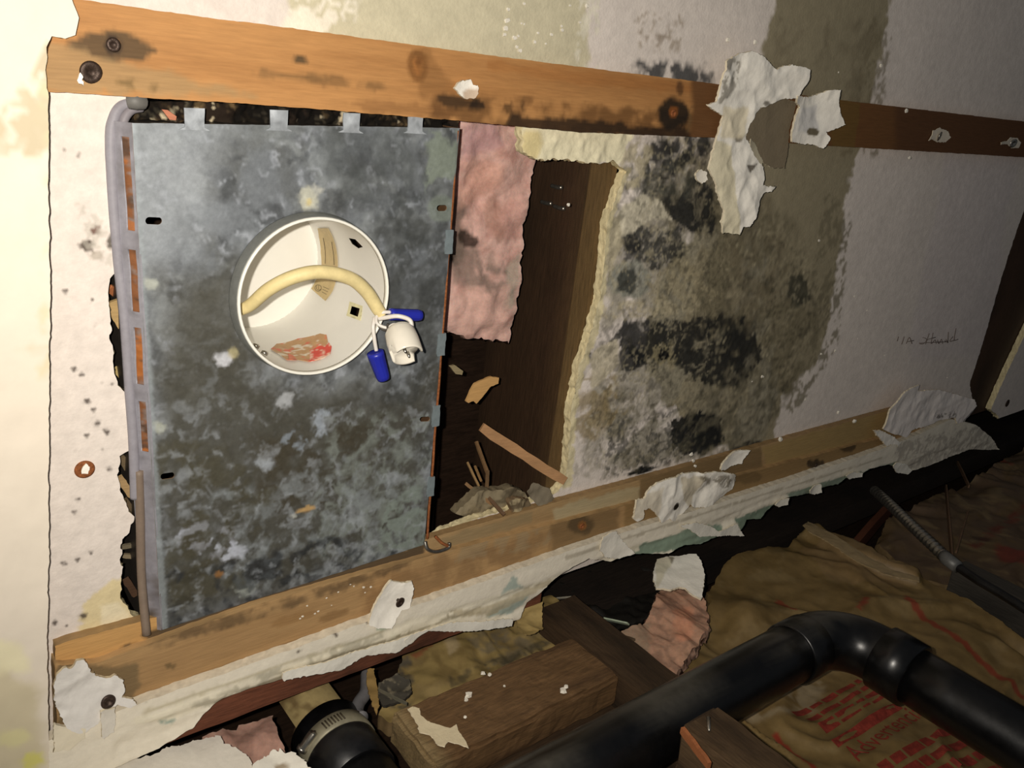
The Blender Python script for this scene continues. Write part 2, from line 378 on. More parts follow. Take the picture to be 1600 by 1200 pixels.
ceil_layers = [
    # joint compound bands that stayed tan where no paint was rolled
    ([(470, -260), (450, 0), (470, 60), (560, 120), (920, 140), (918, 0), (960, -260)], (204, 196, 168), 4, 6, 60, 1),
    ([(430, -60), (440, 60), (540, 100), (560, 0), (540, -80)], (238, 230, 212), 3, 4, 60, .95, (70, .05, .2, 71)),
    ([(905, -40), (900, 100), (935, 110), (940, -40)], (226, 220, 200), 2, 3, 90, .8, (90, .0, .15, 72)),
    ([(1262, -200), (1215, 0), (1190, 80), (1150, 200), (1115, 330), (1040, 420), (1000, 560), (1090, 700), (1205, 700), (1222, 620), (1280, 560), (1300, 480), (1322, 300), (1360, 160), (1388, 30), (1440, -200)], TAUPE, 5, 10, 70, 1),
    ([(1360, 20), (1330, 170), (1310, 250), (1372, 240), (1392, 60)], (128, 118, 94), 6, 6, 80, .7, (90, -.1, .25, 73)),
    ([(1290, 300), (1260, 470), (1200, 620), (1240, 650), (1310, 540), (1330, 330)], (126, 118, 96), 5, 6, 90, .8, (110, -.1, .2, 74)),
    ([(1215, 20), (1200, 150), (1340, 180), (1370, 30)], (126, 116, 94), 14, 8, 60, .6, (26, -.2, .5, 75)),
    # stained zone right of the opening
    ([(980, 200), (950, 330), (930, 560), (900, 740), (1190, 705), (1215, 600), (1200, 420), (1150, 200)], (150, 144, 126), 12, 10, 50, .75, (18, -.5, .3, 76)),
    ([(1020, 200), (1000, 330), (1060, 420), (1120, 560), (1230, 620), (1280, 520), (1240, 360), (1140, 240)], (118, 110, 88), 20, 14, 40, .8, (30, -.6, .5, 77)),
    ([(1010, 215), (1000, 250), (1010, 300), (1055, 345), (1110, 370), (1120, 330), (1100, 265), (1112, 215)], DK, 8, 12, 90, .92, (60, -.8, .05, 78)),
    ([(965, 372), (985, 350), (1060, 352), (1070, 400), (1020, 420), (975, 410)], (44, 46, 46), 5, 9, 110, .85, (110, -.6, .3, 79)),
    (E_(983, 438, 34, 30), (150, 150, 138), 3, 4, 90, .9), (E_(980, 440, 16, 20, 20), (66, 68, 64), 3, 4, 110, .9),
    (E_(988, 380, 14, 12), DK, 2, 5, 110, .8), (E_(1040, 285, 50, 28), (84, 84, 76), 12, 10, 80, .7, (90, -.5, .3, 80)),
    ([(915, 555), (950, 520), (985, 498), (1060, 500), (1140, 490), (1180, 500), (1190, 560), (1150, 610), (1100, 600), (1050, 565), (1010, 575), (975, 555), (965, 535), (935, 560)], DK, 6, 10, 90, .93, (60, -.95, .0, 81)),
    (E_(990, 560, 24, 20), DK, 3, 5, 110, .9),
    (E_(1038, 553, 22, 18), (150, 140, 110), 2, 5, 130, .85, (160, -.2, .15, 82)), (E_(1037, 555, 9, 8), (20, 20, 20), 2, 2, 130, 1),
    ([(1050, 655), (1095, 643), (1125, 650), (1130, 690), (1100, 712), (1065, 712), (1048, 690)], (22, 25, 28), 3, 7, 110, .97),
    ([(980, 742), (1003, 728), (1028, 730), (1005, 742)], (24, 26, 28), 2, 2, 110, 1), ([(1140, 700), (1170, 688), (1195, 690), (1150, 712)], (30, 30, 30), 2, 3, 110, .9),
    ([(940, 600), (1000, 620), (1060, 640), (1180, 560), (1220, 640), (1180, 700), (1000, 740), (920, 745), (940, 660)], (112, 106, 88), 14, 12, 70, .75, (60, -.3, .4, 83)),
    ([(950, 660), (1060, 640), (1060, 720), (940, 750)], (70, 70, 66), 10, 8, 90, .7, (150, .0, .4, 84)),
    ([(1010, 430), (1060, 405), (1110, 425), (1120, 460), (1060, 480), (1000, 470)], (170, 158, 128), 6, 5, 90, .6, (120, -.25, .2, 85)),
    ([(925, 480), (985, 468), (1060, 475), (1110, 470), (1080, 490), (1000, 497), (940, 500)], (188, 176, 146), 5, 4, 90, .7, (100, -.5, .1, 86)),
    # brown water stain and bare plaster by the torn edge
    ([(900, 580), (960, 590), (980, 640), (930, 690), (890, 690)], (148, 130, 92), 9, 7, 70, .75, (50, -.4, .3, 87)),
    ([(925, 545), (965, 530), (970, 570), (925, 610)], (202, 192, 168), 3, 4, 90, .9),
    ([(965, 330), (1000, 308), (1030, 308), (1050, 345), (1020, 345), (985, 362), (960, 385)], (206, 198, 176), 2, 4, 90, .95),
    ([(940, 360), (968, 330), (975, 380), (950, 440)], (188, 178, 150), 4, 4, 90, .8),
    ([(965, 250), (1005, 210), (1020, 240), (1000, 290), (975, 300)], (176, 166, 138), 4, 6, 90, .8, (100, -.4, .1, 88)),
    ([(812, 176), (980, 196), (990, 215), (968, 256), (815, 262)], (236, 228, 196), 2, 4, 110, 1), (E_(832, 225, 18, 22), (226, 208, 150), 3, 3, 110, .8),
    ([(990, 262), (972, 300), (958, 350), (950, 410), (945, 480), (928, 540), (910, 600), (900, 660), (896, 760), (860, 770), (860, 700), (900, 500), (930, 300)], (216, 204, 164), 2, 4, 110, .9),
    # spot mould above the upper strip, and beside the joint
    ([(1000, 100), (1060, 96), (1110, 110), (1120, 140), (1020, 135), (980, 118)], (46, 50, 54), 12, 9, 90, .9, (70, -.6, .3, 89)),
    ([(985, 20), (1060, 10), (1075, 40), (1060, 80), (1000, 80)], (160, 146, 128), 5, 5, 90, .7, (110, .0, .7, 90)),
    ([(1000, 50), (1040, 55), (1030, 82), (1005, 78)], (140, 124, 104), 4, 4, 110, .7, (140, -.1, .6, 91)),
    ([(1235, 430), (1255, 428), (1262, 450), (1270, 468), (1245, 482), (1230, 462)], (76, 74, 62), 2, 3, 120, .9),
    (E_(1200, 452, 8, 6), (84, 80, 64), 2, 3, 120, .8),
    ([(1140, 340), (1200, 300), (1230, 420), (1180, 520), (1130, 500)], (124, 114, 92), 14, 8, 60, .6, (60, -.2, .4, 92)),
    # left strip: spots, water stain
    ([(132, 940), (150, 925), (190, 905), (212, 960), (200, 975), (140, 1010), (112, 1010), (130, 975)], (222, 204, 150), 3, 5, 80, .8), ([(155, 945), (185, 940), (205, 965), (160, 985)], (240, 228, 196), 3, 3, 80, .8),
    (E_(137, 384, 9, 8), (66, 52, 44), 1.5, 3, 160, .95), (E_(150, 362, 7, 7), (104, 72, 60), 1.5, 3, 160, .9), (E_(174, 378, 5, 10), (70, 64, 56), 1.5, 3, 160, .9), (E_(152, 400, 12, 6), (170, 160, 146), 2, 3, 160, .7),
    ([(112, 310), (175, 300), (178, 420), (140, 400)], (190, 184, 172), 5, 5, 120, .6, (160, .2, .4, 93)),
]
for (x, y, r) in [(135, 627, 5), (145, 640, 4), (152, 661, 4), (166, 675, 5), (160, 703, 3), (117, 703, 4), (124, 780, 3.5), (115, 801, 2.5), (143, 863, 3), (122, 873, 4), (100, 880, 4.5), (171, 733, 3),
                  (102, 455, 4), (143, 468, 3.5), (148, 506, 3.5), (115, 576, 3.5), (129, 586, 2.5), (161, 597, 3), (107, 367, 2), (124, 243, 3), (99, 234, 2.5), (130, 961, 5), (85, 973, 3), (104, 979, 2.5), (128, 990, 3),
                  (175, 600, 4), (135, 680, 2)]:
    ceil_layers.append((E_(x, y, r, r*.85), (78, 68, 62), 1.2, 1.6, 240, .9))
ceil_layers.append(([(1555, 560), (1570, 330), (1600, 240), (1480, 240), (1430, 480), (1420, 560)], (214, 204, 206), 25, 10, 20, .35))
def ceil_col(u, v):
    c = paint(u, v, (226, 216, 207), ceil_layers, C0)
    # fine threads and grain of the mould, only where the board is stained
    q = [C0.uv(*p) for p in [(985, 215), (955, 330), (935, 540), (905, 740), (1190, 705), (1235, 600), (1300, 470), (1220, 330), (1130, 210)]]
    z = sm(.03, -.03, sdist(u, v, q)+.02*fbm(u*20, v*20, 3, 44))
    wx = u+.006*fbm(u*60, v*60, 3, 47); wy_ = v+.006*fbm(u*60+9, v*60, 3, 48)
    th = sm(.80, .98, 1-np.abs(fbm(wx*75, wy_*75, 3, 49)))*sm(-.1, .5, fbm(u*16, v*16, 2, 52))*z*.55
    c = c*(1-th[:, None])+S(176, 166, 138)*th[:, None]
    dk = sm(.1, .6, fbm(wx*120, wy_*120, 4, 50))*z*.45
    c = c*(1-dk[:, None])+S(58, 56, 48)*dk[:, None]
    c = c*(1+z*.30*fbm(u*230, v*230, 3, 51))[:, None]
    return c*(1+.03*fbm(u*25, v*25, 4, 61))[:, None]
gyps = lambda u, v, t: S(222, 208, 166)*(1+.25*fbm(u*260, v*260+t*7, 3, 3))[:, None]
tag(sheet('ceiling', C0, [(-.35, -1.0), (3.3, -1.0), (3.3, .622), (-.35, .622)], [[C0.uv(*p) for p in hole_left], [C0.uv(*p) for p in post_gap]], step=.018, off=ceil_off, thick=.0125,
          col=ceil_col, side=gyps, m=M['board'], rag=.0, hrag=.0020, seg=.003, seed=3, crumb=.0020, uvspace=True, rows=5, fine=[(.06, .178, .04, .597, .0022), (.59, .93, .04, .575, .0026), (.30, .90, -.13, .04, .0034), (.05, 1.75, -.30, .62, .0048)]), kind='structure')

# ------------------------------------------------------------------ joists above
box_j = lambda name, x0, x1, z1, base, dark, sd: box(name, x0, x1, -.9, .64, .0135, z1, M['woody'], woodcol(base, dark, sd, (60, 5, 60)), step=.05)
jx = P(921, 262, .0135).x; jx2 = P(890, 497, .0135).x
jp0, jp1 = P(922, 260, .0135), P(888, 497, .0135)
def jskew(V):
    k = (jp1.x-jp0.x)/(jp1.y-jp0.y); V = V.copy(); V[:, 0] += np.clip(V[:, 1]-jp0.y, -.1, .6)*k; return V
def jcol(V):
    c = woodcol((60, 43, 29), (34, 24, 16), 4, (60, 5, 60))(V); e = sm(.0165, .0135, V[:, 2])[:, None]  # underside and its edge painted lighter, side face darker, as light falls
    return c*(1-e)+S(100, 78, 48)*e
tag(box('ceiling_joist', jp0.x, jp0.x+.045, -.9, .64, .0135, .17, M['woody'], jcol, step=.03, skew=jskew), 'dark brown joist seen inside the ceiling hole beside the pink insulation', 'joist')
j3 = P(1570, 470, .0135).x
tag(box('ceiling_joist', j3-.10, j3+.16, -.9, .60, .0135, .17, M['woody'], woodcol((74, 54, 40), (34, 26, 20), 8, (60, 5, 60)), step=.05), 'dark joist showing in the gap at the right edge', 'joist')

# ------------------------------------------------------------------ wood strips (furring) across the ceiling
SZ = -.019
CS = Flat(SZ)
kn = (58, 40, 24)
def stain(v, u, f): return f
sx_l = P(100, 60, SZ).x
strip_a = [(112, -3), (124, 26), (119, 55), (104, 58), (82, 56), (76, 75), (72, 110), (75, 143), (400, 163), (700, 187), (900, 206), (1110, 215), (1300, 228), (1640, 248), (1900, 262), (1900, 228), (1600, 190), (1300, 155), (1110, 130), (800, 91), (500, 50), (300, 24)]
la = [
    ([(105, 70), (140, 48), (180, 44), (225, 62), (245, 80), (215, 92), (180, 98), (140, 82)], (72, 60, 42), 2.5, 3, 90, .85),
    (E_(177, 70, 15, 13), (46, 34, 24), 1.5, 2, 140, .95), (E_(180, 68, 7, 6), (140, 92, 48), 1.5, 1, 140, .8),
    ([(60, 60), (130, 80), (160, 95), (250, 110), (400, 150), (60, 145)], (160, 132, 92), 4, 4, 80, .7),
    (E_(652, 104, 18, 26, -8), (118, 76, 36), 4, 2, 60, .8), (E_(653, 104, 9, 16, -8), (166, 110, 58), 1.5, 1, 60, .8), (E_(655, 98, 5, 7), (104, 62, 28), 1.5, 1, 60, .9),
    ([(640, 78), (670, 76), (720, 150), (660, 150)], (120, 82, 44), 6, 4, 60, .5),
    (E_(474, 94, 14, 5, 4), (76, 62, 42), 2, 2, 90, .9), (E_(455, 118, 60, 8, 5), (116, 88, 54), 3, 4, 60, .6, (60, -.3, .2, 40)), (E_(520, 128, 90, 8, 6), (108, 80, 48), 3, 4, 60, .6, (60, -.3, .2, 41)),
    (E_(212, 132, 30, 8, 5), (100, 80, 44), 3, 4, 90, .7, (90, -.2, .2, 42)), (E_(630, 170, 90, 10, 5), (122, 82, 46), 4, 4, 60, .5),
    ([(680, 150), (750, 145), (880, 160), (1120, 180), (1120, 240), (660, 190)], (96, 64, 34), 6, 6, 50, .75, (40, -.6, .3, 43)),
    (E_(715, 158, 30, 10, 8), (52, 38, 24), 3, 3, 90, .8), (E_(745, 165, 14, 8), (40, 28, 18), 2, 2, 90, .9), (E_(805, 165, 18, 18, 10), (62, 42, 24), 3, 4, 90, .7, (70, -.2, .3, 44)),
    ([(800, 180), (1000, 196), (1110, 205), (1110, 225), (790, 200)], (44, 32, 22), 4, 4, 70, .9),
    (E_(1052, 178, 24, 26), (34, 28, 22), 6, 3, 90, .95), (E_(1052, 176, 8, 9), (128, 76, 34), 1.5, 1.5, 120, 1),
    ([(1080, 165), (1125, 165), (1130, 225), (1075, 215)], (116, 90, 58), 4, 5, 90, .8, (90, -.5, .2, 45)), (E_(1111, 190, 7, 9), (38, 28, 20), 2, 1.5, 90, 1), (E_(1090, 185, 6, 10), (60, 44, 30), 2, 2, 90, .8),
    ([(760, 95), (900, 110), (1120, 135), (1120, 150), (900, 130), (760, 110)], (160, 104, 54), 4, 3, 40, .5), (E_(1062, 138, 6, 12), (84, 56, 34), 3, 2, 60, .8),
    ([(1080, 120), (1900, 220), (1900, 280), (1080, 240)], (112, 76, 44), 10, 4, 20, 1), ([(1400, 150), (1900, 210), (1900, 280), (1400, 240)], (90, 60, 38), 20, 4, 20, .8),
    ([(1300, 150), (1345, 160), (1335, 240), (1300, 235)], (112, 90, 44), 5, 4, 40, .6),
]
def grainy(u, v, base, dark, sd, fx=4, fy=60, st=.38):
    a = sm(-.2, .7, fbm(u*fx, v*fy, 5, sd))*st
    return S(*base)*(1-a[:, None])+S(*dark)*a[:, None]
def over(c0, u, v, layers, plane):
    base = paint(u, v, (255, 0, 255), [], plane); 
    c = c0.copy()
    for L in layers:
        pts, col, soft, warp, wf, st = L[:6]
        q = [plane.uv(*p) for p in pts]; d = sdist(u, v, q)*1000
        if warp: d = d+warp*fbm(u*wf, v*wf, 5, 31+int(wf) % 7)
        a = sm(soft*.5+.3, -soft*.5-.3, d)*st
        if len(L) > 6:
            fr, lo, hi, sd = L[6]; a = a*sm(lo, hi, fbm(u*fr, v*fr, 5, sd))
        c = c*(1-a[:, None])+S(*col)*a[:, None]
    return c
tag(sheet('furring_strip', CS, strip_a, step=.003, thick=.0185, rag=.0005, seg=.004, col=lambda u, v: over(grainy(u, v, (184, 134, 82), (146, 98, 54), 7), u, v, la, CS),
          side=(150, 104, 60), m=M['wood'], off=lambda u, v: .0004*fbm(u*8, v*60, 3, 4)), 'upper long wood strip across the ceiling, orange pine with dark knots', 'wood strip')
strip_b = [(86, 1040), (150, 1036), (250, 1000), (400, 945), (560, 899), (700, 861), (855, 822), (1000, 784), (1200, 731), (1372, 686), (1470, 660), (1496, 656), (1500, 672), (1498, 684), (1380, 722),
           (1230, 765), (1000, 838), (820, 895), (700, 940), (560, 990), (400, 1045), (210, 1112), (90, 1160)]
lb = [
    (E_(908, 821, 20, 15), (62, 52, 40), 6, 3, 90, .9), (E_(910, 821, 7, 7), (176, 104, 34), 1.5, 1.5, 140, 1),
    ([(860, 800), (960, 775), (970, 850), (860, 870)], (110, 88, 58), 8, 5, 60, .6), ([(980, 770), (1390, 660), (1390, 730), (975, 840)], (138, 112, 72), 6, 4, 40, .75),
    ([(560, 905), (860, 830), (860, 890), (560, 970)], (134, 104, 70), 9, 8, 50, .6, (40, -.4, .3, 46)), ([(660, 855), (860, 805), (860, 850), (700, 880)], (160, 140, 108), 5, 6, 70, .6, (60, -.3, .2, 47)),
    ([(90, 1030), (160, 1040), (215, 1040), (215, 1105), (150, 1130), (90, 1130)], (124, 104, 74), 3, 4, 70, .9),
    ([(230, 1000), (262, 985), (450, 935), (640, 872), (640, 885), (450, 950), (300, 1000), (250, 1012)], (86, 68, 48), 4, 5, 90, .75, (60, -.8, .3, 48)),
    (E_(1322, 697, 16, 9), (60, 46, 30), 4, 3, 60, .8), (E_(1275, 725, 14, 8), (56, 44, 30), 4, 4, 90, .9), (E_(268, 1041, 9, 4), (110, 90, 60), 1, 2, 120, .8),
    (E_(1160, 745, 30, 10), (98, 78, 50), 4, 4, 60, .5), (E_(462, 965, 40, 6, -18), (140, 104, 62), 3, 3, 60, .5), (E_(520, 962, 22, 5, -18), (124, 92, 56), 3, 3, 60, .6),
]
tag(sheet('furring_strip', CS, strip_b, step=.003, thick=.0185, rag=.0006, seg=.004, col=lambda u, v: over(grainy(u, v, (176, 142, 98), (146, 112, 74), 17), u, v, lb, CS),
          side=lambda u, v, t: S(186, 152, 106)*(1-.35*sm(0, .5, fbm(u*14, v*14+t*4, 4, 22)))[:, None], m=M['wood'], off=lambda u, v: .0004*fbm(u*8, v*60, 3, 4)), 'lower long wood strip below the metal plate, beige pine with rusty screw', 'wood strip')

strip_c = [(86, 1009), (100, 1004), (250, 962), (430, 911), (600, 862), (700, 833), (824, 797), (980, 755), (1180, 699), (1390, 641), (1490, 617), (1500, 650), (1390, 681), (1200, 731), (1000, 784), (855, 822), (700, 861), (560, 899), (400, 946), (250, 1001), (150, 1038), (86, 1042)]
CL = Flat(-.011)
lc = [([(80, 1000), (250, 960), (250, 1010), (90, 1050)], (204, 158, 98), 3, 3, 40, .9), ([(150, 1035), (190, 1008), (230, 985), (240, 1000), (200, 1025)], (96, 80, 58), 4, 5, 100, .85, (120, -.4, .3, 48)),
      ([(225, 990), (262, 975), (640, 855), (664, 850), (664, 872), (450, 945), (250, 1010)], (72, 60, 46), 3, 3, 90, .9), ([(690, 840), (830, 800), (830, 815), (690, 862)], (150, 130, 96), 3, 4, 60, .8), ([(860, 795), (1000, 760), (1000, 780), (870, 815)], (184, 168, 132), 4, 4, 50, .9),
      ([(1190, 700), (1390, 640), (1400, 690), (1200, 738)], (168, 142, 92), 3, 3, 40, .8), ([(1000, 745), (1190, 695), (1190, 738), (1000, 785)], (122, 100, 68), 4, 4, 50, .8)]
tag(sheet('wood_ledge', CL, strip_c, step=.003, thick=.0105, rag=.0006, seg=.004, col=lambda u, v: over(grainy(u, v, (174, 144, 102), (144, 114, 76), 27), u, v, lc, CL), side=(158, 128, 88), m=M['wood']),
    'paler narrow wood ledge running along the upper side of the lower strip', 'wood strip')

# ------------------------------------------------------------------ second layer of board: painted ceiling at the left, torn remnant along the wall
C2 = Flat(-.031)
pl = [
    ([(-100, 190), (0, 176), (28, 150), (52, 120), (66, 70), (90, 60), (80, 245), (0, 243), (-100, 246)], (196, 182, 150), 3, 4, 90, .8, (90, -.7, -.1, 50)),
    ([(60, -30), (112, -10), (124, 30), (90, 58), (60, 50)], (232, 222, 202), 4, 3, 60, .8), ([(62, 130), (78, 130), (78, 600), (60, 600), (68, 380)], (222, 208, 172), 3, 4, 60, .7, (60, -.3, .3, 51)),
    (E_(45, 545, 34, 8), (214, 202, 176), 5, 6, 60, .6), ([(-100, 1060), (10, 1030), (60, 1080), (60, 1250), (-100, 1250)], (206, 194, 160), 12, 8, 40, .8),
    ([(-60, 1000), (20, 1000), (50, 1050), (0, 1050), (-60, 1040)], (238, 230, 190), 6, 5, 60, .8), ([(35, 1175), (75, 1170), (75, 1200), (40, 1215)], (220, 214, 120), 4, 4, 90, .9, (90, -.4, .2, 52)), (E_(20, 1150, 30, 12), (226, 220, 160), 6, 5, 60, .6),
]
left_board = [(-300, -260), (95, -260), (102, -60), (112, -2), (123, 28), (117, 55), (100, 60), (80, 57), (74, 75), (71, 110), (75, 145), (76, 300), (79, 460), (77, 520), (76, 700), (77, 860), (75, 930), (73, 1010), (76, 1130), (78, 1190), (78, 1240), (-300, 1290)]
def pnt_off(u, v): return .0008*fbm(u*25, v*25, 3, 70)+.00025*fbm(u*160, v*60, 2, 71)
tag(sheet('painted_board', C2, left_board, step=.004, thick=.0118, rag=.0008, seg=.003, frq=120, off=pnt_off, col=lambda u, v: paint(u, v, (232, 221, 204), pl, C2), side=(206, 190, 160), m=M['paint'], crumb=.001, rows=3, seed=7),
    'cream painted ceiling board with a ragged cut edge at the left', 'drywall')

remn = [(76, 1158), (200, 1104), (214, 1100), (300, 1071), (400, 1034), (470, 1009), (560, 976), (687, 933), (780, 900), (870, 868), (941, 842), (1000, 824), (1120, 787), (1230, 752), (1300, 728), (1372, 704), (1440, 677), (1487, 655), (1525, 664), (1550, 684), (1562, 703), (1515, 703),
        (1477, 717), (1450, 728), (1420, 738), (1390, 726), (1360, 732), (1345, 741), (1320, 748), (1310, 757), (1282, 763), (1270, 771), (1230, 777), (1207, 791), (1190, 811), (1168, 813), (1157, 833), (1122, 838), (1095, 851), (1070, 853), (1045, 866), (990, 866), (955, 878), (920, 873),
        (892, 888), (867, 906), (825, 943), (812, 968), (775, 978), (732, 986), (700, 985), (670, 983), (642, 1006), (632, 1010), (626, 1019), (570, 1026), (535, 1048), (475, 1056), (400, 1074), (350, 1092), (325, 1112), (300, 1140), (250, 1170), (180, 1200), (76, 1250)]
lr = [
    ([(800, 900), (830, 925), (820, 945), (800, 960), (760, 965)], (168, 182, 172), 2, 3, 120, .9),
    ([(985, 855), (1060, 835), (1080, 822), (1130, 822), (1125, 845), (1070, 858), (990, 872)], (132, 152, 134), 2, 2.5, 110, .95), ([(1150, 812), (1190, 795), (1230, 780), (1240, 790), (1160, 840)], (120, 140, 122), 2, 2.5, 110, .95),
    ([(1230, 772), (1290, 752), (1400, 722), (1400, 735), (1290, 768), (1235, 785)], (122, 140, 124), 1.5, 2, 110, .9), (E_(600, 980, 14, 10, -30), (150, 174, 150), 1.5, 3, 120, .9), (E_(618, 994, 10, 7), (150, 174, 150), 1.5, 3, 120, .9), (E_(264, 1124, 14, 8, -15), (140, 162, 150), 1.5, 2, 120, .9),
    ([(200, 1128), (500, 1020), (620, 975), (860, 905), (1000, 850), (1000, 862), (860, 915), (640, 1000), (500, 1040), (260, 1130)], (236, 228, 206), 2, 3, 90, .9), 
    ([(330, 1100), (520, 1026), (680, 975), (700, 962), (760, 955), (758, 958), (700, 968), (660, 988), (520, 1032), (340, 1106)], (150, 140, 116), .8, 1.5, 150, .85),
    ([(220, 1112), (420, 1044), (600, 985), (600, 989), (420, 1049), (225, 1118)], (198, 188, 160), 1.2, 1.5, 150, .8), ([(880, 870), (1100, 800), (1380, 714), (1380, 716), (1100, 804), (885, 874)], (176, 166, 146), 1, 1.5, 120, .7),
    ([(300, 1102), (420, 1048), (560, 1000), (600, 990), (600, 998), (430, 1058), (320, 1108)], (176, 170, 150), 1.5, 3, 120, .7, (70, -.3, .2, 53)),
    ([(700, 955), (760, 950), (860, 905), (870, 908), (770, 962), (720, 965)], (184, 172, 144), 1, 1.5, 120, .8),
    ([(1400, 690), (1560, 660), (1560, 710), (1400, 745)], (176, 168, 156), 4, 5, 90, .7, (110, -.3, .2, 54)),
    (E_(525, 992, 4, 4), (84, 70, 58), 1, 1, 200, .9), (E_(468, 1018, 3.5, 2.5), (70, 58, 46), 1, 1, 200, .9), (E_(576, 970, 4, 5), (84, 70, 58), 1, 1, 200, .8),
]
def remn_off(u, v):
    q = [C2.uv(*p) for p in [(180, 1140), (500, 1022), (620, 980), (860, 905), (1000, 850), (1230, 770), (1560, 680), (1560, 760), (180, 1300)]]
    a = sm(.003, -.003, sdist(u, v, q)+.002*fbm(u*40, v*90, 3, 8))
    return .0007*fbm(u*30, v*60, 3, 14)+a*(.0022*fbm(u*12, v*110, 3, 15)-.0012)+a*.0004*fbm(u*150, v*150, 2, 16)
tag(sheet('torn_board_strip', C2, remn, step=.0032, thick=.0118, rag=.0009, seg=.003, frq=110, off=remn_off, col=lambda u, v: paint(u, v, (236, 228, 210), lr, C2), side=(226, 216, 194), m=M['plaster'], crumb=.0003, rows=4, seed=9),
    'long torn strip of cream drywall left along the wall corner, green paper at its edge', 'drywall')

# ------------------------------------------------------------------ recessed light housing
PZ = -.014; CP = Flat(PZ)
TLx, TLy = CP.uv(206, 192); TRx, TRy = CP.uv(718, 200); BRx, BRy = CP.uv(663, 851); BLx, BLy = CP.uv(252, 985)
lamp = thing('recessed_light_housing', Vector(((TLx+BRx)/2, (TLy+BRy)/2, PZ)), 'corroded galvanised metal recessed light box with white can set in ceiling', 'light fixture')
LZ = PZ-.016                           # lip height
ccx, ccy = Flat(LZ).uv(496, 466)
RX = (Flat(LZ).uv(612, 466)[0]-Flat(LZ).uv(381, 466)[0])/2*.985
RC = RX
def slot(cx, cy, w_, h_, rot):
    r = math.radians(rot); out = []
    for i in range(12):
        t = i*math.tau/12; x = (w_-h_)*(1 if math.cos(t) > 0 else -1)+h_*math.cos(t); y = h_*math.sin(t)
        out.append(CP.uv(cx+x*math.cos(r)-y*math.sin(r), cy+x*math.sin(r)+y*math.cos(r)))
    return out
circ = [(ccx+(RC+.0012)*math.cos(i*math.tau/64), ccy+(RC+.0012)*math.sin(i*math.tau/64)) for i in range(64)]
gl = [
    ([(200, 185), (330, 190), (320, 330), (240, 440), (205, 440)], (168, 174, 180), 45, 20, 20, .7), ([(205, 190), (720, 196), (700, 300), (400, 260), (205, 300)], (150, 156, 158), 30, 16, 25, .5, (22, -.4, .6, 100)),
    ([(440, 200), (640, 205), (690, 330), (640, 440), (560, 330)], (82, 86, 86), 20, 14, 40, .6, (40, -.6, .6, 101)), ([(270, 430), (370, 400), (400, 600), (640, 610), (680, 560), (660, 840), (250, 980), (235, 600)], (84, 82, 72), 40, 14, 24, .85),
    ([(590, 330), (700, 350), (690, 620), (600, 640)], (74, 76, 74), 20, 14, 40, .7, (44, -.7, .5, 102)), ([(400, 680), (600, 640), (590, 760), (430, 800)], (76, 70, 56), 20, 14, 40, .75, (28, -.6, .5, 103)),
    ([(660, 200), (718, 200), (712, 330), (665, 300)], (150, 160, 146), 4, 6, 60, .8, (60, -.3, .2, 104)), (E_(690, 326, 22, 22), (142, 152, 140), 3, 2, 60, .6),
    (E_(480, 310, 16, 18), (206, 206, 190), 4, 4, 90, .95), (E_(498, 295, 10, 8), (206, 206, 196), 3, 4, 90, .8), (E_(483, 315, 5, 6), (222, 206, 150), 2, 1, 90, .9),
    (E_(350, 562, 18, 10, -30), (214, 216, 222), 3, 4, 110, .95), (E_(365, 552, 7, 8), (190, 180, 140), 2, 2, 120, .8), (E_(236, 443, 11, 9), (186, 190, 180), 2, 3, 110, .9), (E_(246, 668, 14, 9), (186, 190, 176), 2, 3, 110, .9),
    (E_(330, 845, 55, 20, 15), (206, 212, 226), 6, 12, 80, .95, (80, -.2, .25, 105)), (E_(500, 662, 14, 20), (170, 180, 192), 4, 7, 110, .85, (110, -.3, .3, 106)), (E_(460, 690, 20, 16), (150, 160, 170), 4, 7, 110, .8, (110, -.2, .3, 107)),
    (E_(415, 725, 12, 10), (180, 188, 196), 4, 6, 110, .8), (E_(445, 625, 12, 10), (196, 200, 204), 3, 5, 110, .8), (E_(382, 915, 22, 14), (170, 176, 170), 4, 6, 110, .8),
    ([(520, 650), (690, 640), (672, 840), (560, 880), (480, 840)], (148, 156, 150), 18, 12, 60, .7, (80, -.3, .6, 108)), ([(330, 780), (520, 720), (660, 700), (660, 850), (420, 930), (330, 900)], (160, 168, 172), 16, 12, 60, .6, (90, -.3, .8, 109)),
    ([(250, 900), (500, 840), (640, 860), (420, 950), (260, 985)], (40, 44, 50), 10, 12, 50, .7, (60, -.2, .3, 110)), ([(240, 700), (420, 700), (420, 900), (250, 960)], (84, 80, 62), 12, 12, 40, .6, (40, -.3, .2, 111)),
    ([(600, 790), (650, 760), (668, 800), (660, 850), (590, 868)], (150, 162, 154), 5, 6, 80, .8, (90, -.4, .1, 112)),
    (E_(478, 796, 18, 4, -16), (206, 170, 116), 1.5, 2, 120, .95), (E_(342, 897, 6, 5), (160, 116, 70), 1, 2, 120, .9), (E_(458, 806, 6, 6), (196, 198, 190), 1, 2, 120, .9),
    ([(206, 190), (212, 190), (262, 985), (250, 988)], (160, 168, 172), 2, 2, 60, .7),
]
def galv_col(u, v):
    c = paint(u, v, (122, 127, 132), gl, CP, [((96, 98, 96), 30, -.4, .6, .7, 120), ((170, 176, 178), 45, -.1, .7, .5, 121), ((58, 60, 62), 60, -.1, .6, .6, 122), ((190, 196, 206), 110, .2, .8, .5, 123)])
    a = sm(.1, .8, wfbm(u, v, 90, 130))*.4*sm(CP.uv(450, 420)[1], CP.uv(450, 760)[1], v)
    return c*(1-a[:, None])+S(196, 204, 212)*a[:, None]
plate_outline = [(TLx, TLy), (TRx, TRy), (BRx, BRy), (BLx, BLy)]
